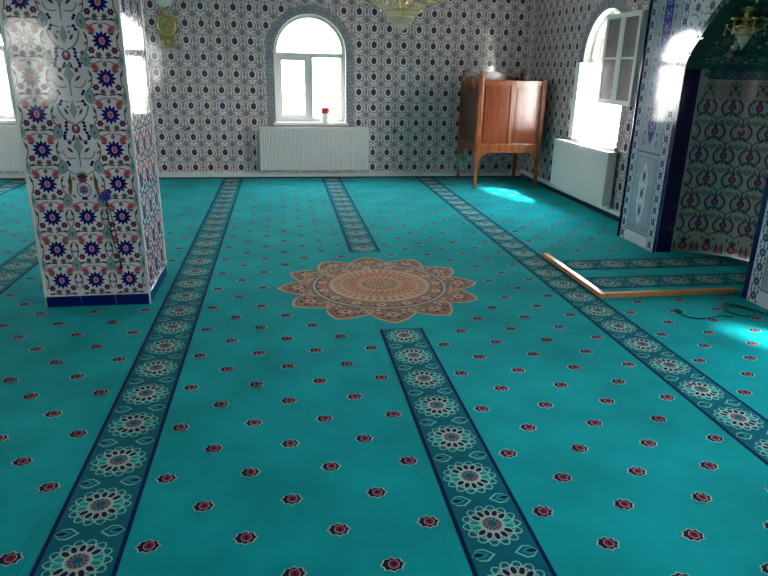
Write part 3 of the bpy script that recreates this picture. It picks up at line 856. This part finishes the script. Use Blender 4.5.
# carpet piece in front of niche and wooden edging
mc = empty('niche_mat', (2.7, 4.36, 0)); tag(mc, 'turquoise carpet piece with two rosette bands laid before the prayer niche', 'mat')
mb = MB(); MZ = .014; x0, x1, y0, y1 = 2.165, 3.125, 3.875, 4.85
mb.box(x0, x1, y0, y1, .001, MZ, C_TEAL)
fs = lambda x, y, h: (x, y, MZ + h)
pts = [(ND + .0, NYC - NR + .01)] + [(ND + (NR - .012) * math.cos(a), NYC + (NR - .012) * math.sin(a)) for a in [-PI / 2 + PI * i / 20 for i in range(21)]] + [(ND, NYC + NR - .01)]
mb.prism([(XM - .015, NYC + NR - .01), (XM - .015, NYC - NR + .01)] + [(ND, NYC - NR + .01)] + pts[1:-1] + [(ND, NYC + NR - .01)], MZ - .001, C_TEAL, 'z', .001)
mb.build('mat_field', mc)
for yc in (4.115, 4.555):
    mb = MB(); S = Surf(mb, fs, h0=.0006)
    xe = ND + math.sqrt(max(0, (NR - .02) ** 2 - (yc - NYC) ** 2)) - .06
    S.draw([(x0 + .01, yc - .128), (xe, yc - .128), (xe, yc + .128), (x0 + .01, yc + .128)], C_NAVY, 0)
    S.draw([(x0 + .01, yc - .113), (xe, yc - .113), (xe, yc + .113), (x0 + .01, yc + .113)], C_DTEAL, 1)
    x = x0 + .15
    while x < xe - .1:
        med(S.at(x, yc, 1, 1, PI / 2))
        if x + .2 < xe: leafpair(S.at(x + .135, yc, 1, 1, PI / 2))
        x += .271
    mb.build('patterned_band', mc)
we = empty('wooden_edging', (2.14, 3.86, 0)); tag(we, 'L-shaped light wooden batten framing the carpet before the prayer niche', 'wooden edging')
mb = MB(); mb.box(2.118, 2.160, 3.832, 4.86, .001, .034, W_EDGE, .005); mb.build('long_batten', we)
mb = MB(); mb.box(2.161, 3.155, 3.832, 3.872, .001, .034, W_EDGE, .005); mb.build('cross_batten', we)

# ------------------------------------------------------------------ radiators
def radiator(label, w, fn, z0=.11, z1=.69, dep=.10, pipe_side=-1):
    """fn(a, d, z): a along, d distance out from wall"""
    def B(mb, a0, a1, d0, d1, c0, c1, m, bev=0):
        t = MB(); t.box(a0, a1, d0, d1, c0, c1, m, bev)
        t.v = [fn(*v) for v in t.v]
        for f, k in zip(t.f, t.m): mb.mesh([t.v[i] for i in f], [tuple(range(len(f)))], m)
    r = empty('radiator', fn(0, .04, z0)); tag(r, label, 'radiator', 'white radiators under the arched windows')
    mb = MB(); n = int(w / .034); g = .034; s0 = -w / 2
    # ribbed front sheet as one corrugated strip
    zt, zb = z1 - .028, z0 + .028; prev = None
    prof = []
    for i in range(n):
        a = s0 + (w - n * g) / 2 + i * g
        prof += [(a + .002, dep - .010), (a + .008, dep), (a + g - .008, dep), (a + g - .002, dep - .010)]
    prof = [(s0 + .001, dep - .004)] + prof + [(-s0 - .001, dep - .004)]
    for p, q in zip(prof, prof[1:]): mb.poly([fn(p[0], p[1], zb), fn(q[0], q[1], zb), fn(q[0], q[1], zt), fn(p[0], p[1], zt)], M_RAD)
    B(mb, s0, -s0, dep - .022, dep - .002, z1 - .032, z1 - .004, M_RAD, .004)
    B(mb, s0, -s0, dep - .022, dep - .002, z0 + .004, z0 + .032, M_RAD, .004)
    mb.build('front_panel', r)
    mb = MB(); B(mb, s0 + .005, -s0 - .005, .025, .035, z0 + .01, z1 - .01, M_RAD, .002); mb.build('rear_panel', r)
    mb = MB()
    for i in range(int(w / .022)): B(mb, s0 + .012 + .022 * i, s0 + .022 + .022 * i, .03, dep - .012, z1 - .009, z1 - .001, M_RAD)
    B(mb, s0, -s0, .022, .032, z1 - .012, z1, M_RAD); B(mb, s0, -s0, dep - .014, dep - .004, z1 - .012, z1, M_RAD)
    mb.build('top_grille', r)
    for s in (-1, 1):
        mb = MB(); a, b = sorted((s * w / 2, s * (w / 2 - .004))); B(mb, a, b, .024, dep - .002, z0, z1, M_RAD, .001); mb.build('side_cover', r)
    mb = MB(); a = -s0 + .02
    mb.tube([fn(-s0 - .01, .05, z0 + .04), fn(a + .01, .05, z0 + .04)], .011, M_STEEL); mb.tube([fn(a, .05, z0 + .07), fn(a, .05, z0 + .0), fn(a, .05, .096)], .011, M_WHITE)
    mb.build('valve', r)
    mb = MB(); a = s0 - .045
    mb.tube([fn(s0 + .01, .045, z1 - .04), fn(a + .02, .045, z1 - .04), fn(a, .045, z1 - .06), fn(a, .045, .096)], .008, M_WHITE); mb.build('feed_pipe', r)
    return r
radiator('long white ribbed radiator under the arched window on the back wall', 1.47, lambda a, d, z: (.445 + a, YB - d, z))
radiator('white radiator partly hidden behind the tiled pillar, at the left of the back wall', 1.47, lambda a, d, z: (-4.0 + a, YB - d, z))
radiator('white radiator under the bright open window on the right wall', 1.38, lambda a, d, z: (XR - d - .01, 6.93 - a, z), z0=.12, z1=.685, dep=.12)

# ------------------------------------------------------------------ wooden pulpit chair
pu = empty('pulpit_chair', (2.87, 8.4, 0)); tag(pu, 'tall varnished wooden preaching chair on legs in the corner by the tiled walls', 'pulpit')
QX0, QX1, QY0, QY1 = 2.43, 3.30, 7.97, 8.84
def post(x, y, top, tap=True, finial=True):
    mb = MB(); h = .027
    mb.box(x - h, x + h, y - h, y + h, .30, top, W_PULPIT, .005)
    b = bmesh.new(); bmesh.ops.create_cube(b, size=1.0)
    for v in b.verts:
        s = 1.0 if v.co.z > 0 else .62
        v.co = Vector((x + v.co.x * 2 * h * s, y + v.co.y * 2 * h * s, .001 if v.co.z < 0 else .30))
    mb.bm(b, W_PULPIT)
    o = mb.build('corner_post', pu)
    if finial:
        mb = MB(); mb.lathe([(.020, 0), (.026, .008), (.014, .018), (.012, .028), (.024, .042), (.027, .055), (.020, .068), (.008, .078), (.001, .081)], W_PULPIT, 14, (x, y, top - .002))
        f = mb.build('finial'); f.parent = o
post(QX0 + .027, QY0 + .027, 1.385); post(QX1 - .027, QY0 + .027, 1.36, finial=False)
post(QX0 + .027, QY1 - .027, 1.385); post(QX1 - .027, QY1 - .027, 1.36)
def rail_x(name, x0, x1, y, z0, z1, d=.03, m=W_PULPIT):
    mb = MB(); mb.box(x0, x1, y - d / 2, y + d / 2, z0, z1, m, .004); return mb.build(name, pu)
def rail_y(name, y0, y1, x, z0, z1, d=.03, m=W_PULPIT):
    mb = MB(); mb.box(x - d / 2, x + d / 2, y0, y1, z0, z1, m, .004); return mb.build(name, pu)
xa, xb, ya, yb = QX0 + .052, QX1 - .052, QY0 + .052, QY1 - .052
rail_x('top_rail', xa, xb, QY0 + .025, 1.285, 1.345); rail_x('bottom_rail', xa, xb, QY0 + .025, .46, .575)
rail_x('top_rail', xa, xb, QY1 - .025, 1.285, 1.345); rail_x('bottom_rail', xa, xb, QY1 - .025, .46, .575)
rail_y('top_rail', ya, yb, QX1 - .025, 1.285, 1.345); rail_y('bottom_rail', ya, yb, QX1 - .025, .46, .575)
rail_y('bottom_rail', ya, yb, QX0 + .025, .46, .575)
mb = MB(); mb.box((xa + xb) / 2 - .02, (xa + xb) / 2 + .025, QY0 + .010, QY0 + .040, .574, 1.286, W_PULPIT, .004); mb.build('middle_stile', pu)
for a, b in ((xa, (xa + xb) / 2 - .02), ((xa + xb) / 2 + .025, xb)):
    mb = MB(); mb.box(a, b, QY0 + .026, QY0 + .036, .57, 1.29, W_PANEL); mb.box(a + .035, b - .035, QY0 + .020, QY0 + .028, .61, 1.25, W_PANEL, .005); mb.build('front_panel', pu)
mb = MB(); mb.box(QX1 - .036, QX1 - .026, ya, yb, .57, 1.29, W_PANEL); mb.build('side_panel', pu)
mb = MB(); mb.box(QX0 + .026, QX0 + .036, ya, yb, .57, 1.22, W_DARK2); mb.build('side_panel', pu)  # left side: its shade is put into the darker wood colour
# curved arm over the left side
mb = MB(); mb.tube([(QX0 + .03, ya - .03 + (yb - ya + .06) * t, 1.30 + .075 * math.sin(PI * t)) for t in [i / 14 for i in range(15)]], .016, W_PULPIT, 8); mb.build('curved_arm', pu)
for k in range(5):
    mb = MB(); y = ya + (yb - ya) * (k + .5) / 5
    mb.lathe([(.008, 1.21), (.014, 1.24), (.008, 1.26), (.012, 1.30 + .05 * math.sin(PI * (k + .5) / 5)), (.007, 1.31 + .06 * math.sin(PI * (k + .5) / 5))], W_PULPIT, 10, (QX0 + .03, y, 0)); mb.build('spindle', pu)
# back board with crested top
out = [(xa, .57), (xb, .57), (xb, 1.34)] + [(xb - (xb - xa) * t, 1.335 + .115 * math.sin(PI * t) ** 1.6 + .012 * math.sin(3 * PI * t)) for t in [i / 22 for i in range(1, 22)]] + [(xa, 1.34)]
mb = MB(); mb.prism(out, .022, W_PULPIT, 'y', QY1 - .042); mb.build('crested_back', pu, fix=True)
mb = MB(); mb.box(xa - .02, xb + .02, ya - .02, yb + .02, .56, .585, W_PULPIT, .003); mb.build('platform', pu)
mb = MB(); mb.box(xa + .02, xb - .02, 8.35, yb, .83, .87, W_PULPIT, .006); mb.build('seat', pu)
# curved corner brackets below the bottom rail
def bracket(x, y, dx, dy):
    pts = [(0, .46), (.15, .46)] + [(.15 * math.cos(a) + .0, .46 - .14 * math.sin(a) * .0 - .0) for a in ()]
    pts += [(.15 - .15 * math.sin(a) , .46 - .15 * (1 - math.cos(a))) for a in [PI / 2 * i / 8 for i in range(1, 9)]]
    mb = MB(); t = MB(); t.prism(pts, .022, W_PULPIT, 'y', -.011)
    c = [(x + (v[0] * dx if dx else v[1]), y + (v[0] * dy if dy else v[1]), v[2]) for v in t.v]
    mb.mesh(c, t.f, W_PULPIT); mb.build('bracket', pu, fix=True)
for yy in (QY0 + .026, QY1 - .026):
    bracket(QX0 + .053, yy, 1, 0); bracket(QX1 - .053, yy, -1, 0)
for xx in (QX0 + .026, QX1 - .026):
    bracket(xx, QY0 + .053, 0, 1); bracket(xx, QY1 - .053, 0, -1)

# ------------------------------------------------------------------ white glazed cabinet on the right wall
cb = empty('wall_cabinet', (3.41, 6.36, 1.15)); tag(cb, 'white wall cabinet with two glazed doors hung between bright window and prayer niche', 'cabinet')
KX0, KX1, KY0, KY1, KZ0, KZ1 = 3.395, 3.447, 6.05, 6.74, 1.15, 2.025
mb = MB()
mb.box(KX1 - .008, KX1 - .001, KY0, KY1, KZ0, KZ1, M_UPVC); mb.box(KX0, KX1 - .009, KY0, KY0 + .016, KZ0, KZ1, M_UPVC); mb.box(KX0, KX1 - .009, KY1 - .016, KY1, KZ0, KZ1, M_UPVC)
mb.box(KX0, KX1 - .009, KY0 + .016, KY1 - .016, KZ0, KZ0 + .016, M_UPVC); mb.box(KX0, KX1 - .009, KY0 + .016, KY1 - .016, KZ1 - .016, KZ1, M_UPVC)
mb.build('cabinet_body', cb)
mb = MB(); mb.box(KX0 + .02, KX1 - .009, KY0 + .017, KY1 - .017, 1.60, 1.615, M_UPVC); mb.build('shelf', cb)
ym = (KY0 + KY1) / 2
for a, b in ((KY0, ym - .001), (ym + .001, KY1)):
    mb = MB(); t = .048; d0, d1 = KX0 - .022, KX0 - .002
    mb.box(d0, d1, a, b, KZ0, KZ0 + t, M_UPVC, .003); mb.box(d0, d1, a, b, KZ1 - t, KZ1, M_UPVC, .003)
    mb.box(d0, d1, a, a + t, KZ0 + t, KZ1 - t, M_UPVC, .003); mb.box(d0, d1, b - t, b, KZ0 + t, KZ1 - t, M_UPVC, .003)
    mb.box(d0 + .004, d1 - .004, a + t, b - t, 1.59, 1.61, M_UPVC)
    dr = mb.build('glazed_door', cb)
    mb = MB(); mb.box(d0 + .006, d0 + .012, a + t, b - t, KZ0 + t, 1.589, M_OBSC); mb.box(d0 + .006, d0 + .012, a + t, b - t, 1.611, KZ1 - t, M_OBSC); p = mb.build('pane'); p.parent = dr
    if a > KY0:
        mb = MB(); mb.tube([(d0 - .002, a + .02, 1.24), (d0 - .02, a + .02, 1.25), (d0 - .02, a + .02, 1.31), (d0 - .002, a + .02, 1.32)], .006, M_STEEL); p = mb.build('door_handle'); p.parent = dr

# ------------------------------------------------------------------ chandeliers
def chandelier(name, label, loc, Rr, H, arms, ztop, grp=None, ah=.5, strands=44, bulbs=True, cm=None):
    cm = cm or M_CRYSTAL
    x, y, z = loc; c = empty(name, loc); tag(c, label, 'chandelier', grp)
    mb = MB(); mb.lathe([(.004, ztop - z - H), (.004, 0.0), (.004, -.0)], M_BRASS, 8, (x, y, z + H)); 
    mb = MB(); mb.tube([(x, y, z + H * .9), (x, y, ztop)], .006, M_BRASS, 8); mb.lathe([(.01, 0), (.05, .01), (.06, .035), (.06, .04)], M_BRASS, 16, (x, y, ztop - .04)); mb.build('hanging_rod', c)
    mb = MB(); mb.lathe([(.012, H * .12), (.03, H * .2), (.015, H * .3), (.05, H * .45), (.02, H * .6), (.04, H * .8), (.015, H)], M_BRASS, 16, (x, y, z)); mb.build('central_column', c)
    mb = MB(); pts = lambda r, zz: [(x + r * math.cos(a), y + r * math.sin(a), z + zz) for a in [2 * PI * i / 28 for i in range(28)]]
    mb.tube(pts(Rr * .62, H * .47), .008, M_BRASS, 8, True); mb.tube(pts(Rr * .38, H * .25), .006, M_BRASS, 8, True); mb.build('crystal_ring', c)
    for k in range(arms):
        a = 2 * PI * k / arms + .3; ca, sa = math.cos(a), math.sin(a)
        mb = MB(); prof = [(.03, .5), (.3, .30), (.62, .24), (.9, .34), (1.0, .50)]
        P = []
        for i in range(len(prof) - 1):
            for t in (0, .33, .66): P.append((prof[i][0] * (1 - t) + prof[i + 1][0] * t, prof[i][1] * (1 - t) + prof[i + 1][1] * t))
        P.append(prof[-1]); mb.tube([(x + Rr * p * ca, y + Rr * p * sa, z + H * (q + ah - .5)) for p, q in P], .006, M_BRASS, 7)
        ar = mb.build('arm', c)
        ex, ey, ez = x + Rr * ca, y + Rr * sa, z + H * ah
        mb = MB(); mb.lathe([(.006, 0), (.028, .01), (.034, .022), (.014, .024), (.012, .03)], M_BRASS, 12, (ex, ey, ez)); q = mb.build('cup'); q.parent = ar; q.matrix_parent_inverse = Matrix.Translation(c.location).inverted() if False else Matrix.Identity(4)
        if not bulbs: continue
        mb = MB(); mb.lathe([(.010, .028), (.010, .09), (.014, .10), (.016, .115), (.008, .14), (.001, .152)], M_CANDLE, 10, (ex, ey, ez)); q = mb.build('bulb'); q.parent = ar
    mb = MB()
    cm2 = cm if bulbs else M_AMBER
    def drop(px, py, pz, s):
        vs = [(px + s * .5 * math.cos(t), py + s * .5 * math.sin(t), pz) for t in [2 * PI * i / 6 for i in range(6)]] + [(px, py, pz + s * .6), (px, py, pz - s * 1.3)]
        mb.mesh(vs, [(i, (i + 1) % 6, 6) for i in range(6)] + [((i + 1) % 6, i, 7) for i in range(6)], cm if pz < z + H * .42 else cm2)
    for k in range(strands):
        a = 2 * PI * k / strands
        for i in range(9):
            t = i / 8; r = Rr * (.62 * (1 - t) + .06 * t) * (1 - .18 * math.sin(PI * t)); zz = H * (.46 * (1 - t) ** 1.15)
            drop(x + r * math.cos(a), y + r * math.sin(a), z + zz, .024 if i % 2 else .017)
        for i in range(5):
            t = i / 4; r = Rr * (.62 * (1 - t) + .1 * t); drop(x + r * math.cos(a + .14), y + r * math.sin(a + .14), z + H * (.46 + .44 * t - .16 * math.sin(PI * t)), .014)
    for k in range(arms):
        a = 2 * PI * k / arms + .3
        for i in range(3): drop(x + Rr * math.cos(a), y + Rr * math.sin(a), z + H * ah - .02 - .03 * i, .015)
    drop(x, y, z + .0, .035)
    o = mb.build('crystal_drops', c); o['kind'] = 'stuff'
    return c
chandelier('chandelier', 'large crystal chandelier with brass arms hanging over the carpet at the top of the view', (1.03, 5.75, 1.785), .46, .52, 8, ZC, ah=.62)
chandelier('chandelier', 'small gold and crystal chandelier hanging inside the arched prayer niche', (3.37, 4.57, 1.68), .13, .25, 6, 1.93, ah=.6, strands=26, bulbs=False)

# ------------------------------------------------------------------ clock and globe on back wall
def ring_y(mb, cx, cz, rx, rz, y, r, m, n=26):
    mb.tube([(cx + rx * math.cos(a), y, cz + rz * math.sin(a)) for a in [2 * PI * i / n for i in range(n)]], r, m, 8, True)
ck = empty('wall_clock', (-1.365, YB - .03, 1.90)); tag(ck, 'small brass rimmed wall clock with a pendulum box on the back tiled wall', 'clock')
cx, cz, cy = -1.365, 1.905, YB - .03
mb = MB(); mb.lathe([(.104, 0), (.104, .018), (.098, .022)], M_BRASS, 30, (cx, YB - .005, cz), axis='y'); mb.build('clock_case', ck)
mb = MB(); ring_y(mb, cx, cz, .108, .118, YB - .032, .012, M_BRASS); mb.build('rim', ck)
mb = MB(); mb.lathe([(.098, 0), (.096, .003)], M_DIAL, 30, (cx, YB - .027, cz), axis='y'); d = mb.build('dial', ck)
mb = MB(); mb.box(cx - .004, cx + .004, YB - .036, YB - .033, cz - .005, cz + .06, M_BLACK); mb.box(cx - .05, cx + .005, YB - .036, YB - .033, cz - .004, cz + .004, M_BLACK); mb.build('clock_hands', ck)
mb = MB(); ring_y(mb, cx - .02, cz + .15, .055, .045, YB - .028, .009, M_BRASS, 18); mb.build('crest_loop', ck)
mb = MB(); mb.tube([(cx - .055, YB - .03, cz - .11), (cx - .055, YB - .03, cz - .22), (cx - .035, YB - .03, cz - .255), (cx + .045, YB - .03, cz - .255), (cx + .065, YB - .03, cz - .22), (cx + .065, YB - .03, cz - .11)], .009, M_BRASS, 8)
mb.box(cx - .05, cx + .06, YB - .02, YB - .002, cz - .25, cz - .11, M_DIAL); mb.build('pendulum_box', ck)
mb = MB(); mb.lathe([(.022, 0), (.022, .006)], M_BRASS, 16, (cx + .005, YB - .028, cz - .19), axis='y'); mb.box(cx + .003, cx + .007, YB - .031, YB - .028, cz - .18, cz - .12, M_BRASS); mb.build('pendulum', ck)
gl = empty('wall_lamp', (-1.36, YB - .14, 2.25)); tag(gl, 'pale round glass lamp on the back wall just above the brass clock', 'lamp')
mb = MB(); mb.lathe([(.001, -.11), (.05, -.10), (.09, -.07), (.118, -.02), (.125, .03), (.11, .08), (.07, .12), (.04, .13)], M_OPAL, 24, (-1.36, YB - .14, 2.215)); mb.build('globe', gl)
mb = MB(); mb.tube([(-1.36, YB - .001, 2.42), (-1.36, YB - .10, 2.43), (-1.36, YB - .14, 2.39)], .012, M_BRASS); mb.lathe([(.04, 0), (.045, .02), (.02, .03)], M_BRASS, 14, (-1.36, YB - .14, 2.385)); mb.build('bracket', gl)

# small dark fittings on the wall
def fitting(x, z, label):
    mb = MB(); M = Matrix.Translation((x, YB - .013, z)) @ Matrix.Rotation(rad(-35), 4, 'Y')
    mb.box(-.030, .030, -.010, .008, -.014, .014, M_BLACK, .004, M); mb.box(-.012, .026, -.018, -.008, -.008, .008, M_BLACK, .002, M)
    tag(mb.build('wall_fitting', loc=(x, YB - .013, z)), label, 'wall fitting', 'small dark fittings on the back wall')
fitting(1.553, .628, 'small dark fitting on the back wall to the right of the ribbed radiator')
fitting(-1.20, .655, 'small dark fitting on the back wall between the pillar and the ribbed radiator')

# tin on window sill
tn = empty('tin', (.60, YB + .02, .745)); tag(tn, 'white tin with red lid standing on the sill of the middle back window', 'tin')
mb = MB(); mb.lathe([(.052, 0), (.055, .004), (.055, .115), (.052, .12)], M_TINWHITE, 20, (.60, YB + .045, .746)); mb.build('tin_body', tn)
mb = MB(); mb.lathe([(.057, .118), (.058, .122), (.058, .188), (.054, .194)], M_TINRED, 20, (.60, YB + .045, .746)); mb.build('lid', tn)

# cable on the carpet
cp = [(2.50, 3.50), (2.505, 3.44), (2.56, 3.40), (2.64, 3.40), (2.74, 3.43), (2.80, 3.40), (2.84, 3.46), (2.86, 3.56), (2.93, 3.58), (3.0, 3.52), (2.99, 3.44), (2.93, 3.40), (2.85, 3.41), (2.82, 3.50), (2.87, 3.60), (2.96, 3.61), (3.03, 3.50), (3.08, 3.36), (3.09, 3.2)]
P = []
for i in range(len(cp) - 1):
    p0, p1, p2, p3 = cp[max(i - 1, 0)], cp[i], cp[i + 1], cp[min(i + 2, len(cp) - 1)]
    for t in [k / 6 for k in range(6)]:
        f = lambda a, b, c, d: .5 * ((2 * b) + (-a + c) * t + (2 * a - 5 * b + 4 * c - d) * t * t + (-a + 3 * b - 3 * c + d) * t ** 3)
        P.append((f(p0[0], p1[0], p2[0], p3[0]), f(p0[1], p1[1], p2[1], p3[1]), .007))
for i in range(len(P)):      # lift where the loop crosses itself
    if 66 < i < 90: P[i] = (P[i][0], P[i][1], .007 + .009 * math.sin(PI * (i - 66) / 24))
ca = empty('cable', (2.5, 3.5, .007)); tag(ca, 'thin dark cable lying in a loop on the carpet beside the niche edging', 'cable')
CABLE = mat('dark green cable', rgb(4, 62, 66), rough=0.5, var=0.05)
mb = MB(); mb.tube(P, .0045, CABLE, 7); mb.build('cord', ca)
mb = MB(); mb.box(2.485, 2.515, 3.50, 3.545, .003, .021, M_BLACK, .005); mb.build('plug', ca)

# ------------------------------------------------------------------ outdoors
mb = MB(); mb.box(-30, 30, -30, 40, -.6, -.16, M_YARD); struct(mb.build('ground'))
def bush(loc, r, h, n, label):
    b = empty('garden_bush', loc); tag(b, label, 'bush', 'garden bushes outside the windows'); mb = MB(); x, y, z = loc
    for i in range(n):
        a = random.uniform(0, 2 * PI); rr = r * math.sqrt(random.random()); zz = random.uniform(.25, 1.0) * h
        rr *= math.sqrt(max(.05, 1 - ((zz / h - .55) / .6) ** 2)); p = Vector((x + rr * math.cos(a), y + rr * math.sin(a), z + zz))
        d = Vector((random.uniform(-1, 1), random.uniform(-1, 1), random.uniform(-.3, 1))).normalized(); e = d.cross(Vector((random.uniform(-1, 1), random.uniform(-1, 1), random.uniform(-1, 1)))).normalized()
        L = random.uniform(.06, .11); mb.poly([p, p + d * L * .5 + e * L * .25, p + d * L, p + d * L * .5 - e * L * .25], M_LEAF)
    o = mb.build('foliage', b); o['kind'] = 'stuff'
    mb = MB()
    for k in range(5):
        a = 2 * PI * k / 5; mb.tube([(x + .03 * math.cos(a), y + .03 * math.sin(a), z), (x + r * .5 * math.cos(a), y + r * .5 * math.sin(a), z + h * .7)], [.02, .008], M_BARK, 6)
    mb.build('stems', b)
nb = empty('added_blocker_wall', (-4.0, -6.6, -.16)); tag(nb, 'plain rendered wall added unseen outside the rear window to dim its reflection', 'wall')  # unseen wall added to weaken the rear window's reflection on the pillar
mb = MB(); mb.box(-9.5, 1.0, -6.8, -6.6, -.16, 4.6, M_PLASTER); mb.build('blocker_body', nb)
mb = MB(); mb.box(-9.55, 1.05, -6.85, -6.55, 4.6, 4.68, M_YARD, .01); mb.build('blocker_coping', nb)
bush((1.35, 12.2, -.16), .75, 1.12, 1600, 'yellow-green garden bush seen through the middle back window')
bush((4.8, 11.0, -.16), .6, 1.3, 1200, 'pale green garden bush outside the open right window')

# ------------------------------------------------------------------ light and camera
w = bpy.data.worlds.new('World'); SC.world = w; w.use_nodes = True
nt = w.node_tree; bg = nt.nodes['Background']
sky = nt.nodes.new('ShaderNodeTexSky'); sky.sky_type = 'PREETHAM' if 'PREETHAM' in [e.identifier for e in sky.bl_rna.properties['sky_type'].enum_items] else sky.sky_type
sky.turbidity = 6.0; sky.sun_direction = Vector((.55, -.30, .78)).normalized()
mixw = nt.nodes.new('ShaderNodeMix'); mixw.data_type = 'RGBA'; mixw.inputs['Factor'].default_value = 0.8
nt.links.new(sky.outputs[0], mixw.inputs['A']); mixw.inputs['B'].default_value = (1.0, .965, .985, 1)
nt.links.new(mixw.outputs['Result'], bg.inputs['Color']); bg.inputs['Strength'].default_value = 9.0
sun = bpy.data.lights.new('sun', 'SUN'); sun.energy = 10.0; sun.angle = rad(9.0); sun.color = (1.0, .97, .92)
so = bpy.data.objects.new('sun', sun); COL.objects.link(so)
so.rotation_euler = Vector((.80, -.80, 1.35)).normalized().to_track_quat('Z', 'Y').to_euler()

cam = bpy.data.cameras.new('camera'); co = bpy.data.objects.new('camera', cam); COL.objects.link(co)
cam.sensor_fit = 'HORIZONTAL'; cam.sensor_width = 36; cam.lens = 36 * 640 / 768; cam.clip_start = .05; cam.clip_end = 200
fpx = 640.0
down = Vector((345 - 384, -(2150 - 288), -fpx)).normalized(); up = -down
yy = Vector((279 - 384, -(66 - 288), -fpx)); yy = (yy - up * yy.dot(up)).normalized(); xx = yy.cross(up)
# rows xx, yy, up: world axes in camera space
Rm = Matrix((xx, yy, up)).to_4x4()
co.matrix_world = Matrix.Translation((0, 0, 1.46)) @ Rm
SC.camera = co
vs = SC.view_settings; vs.view_transform = 'Standard'; vs.look = 'None'; vs.gamma = 1; vs.use_curve_mapping = False
vs.exposure = 2.05
SC.cycles.max_bounces = 10; SC.cycles.diffuse_bounces = 6; SC.cycles.glossy_bounces = 4; SC.cycles.transparent_max_bounces = 12
SC.cycles.sample_clamp_indirect = 8.0
SC.cycles.use_denoising = True
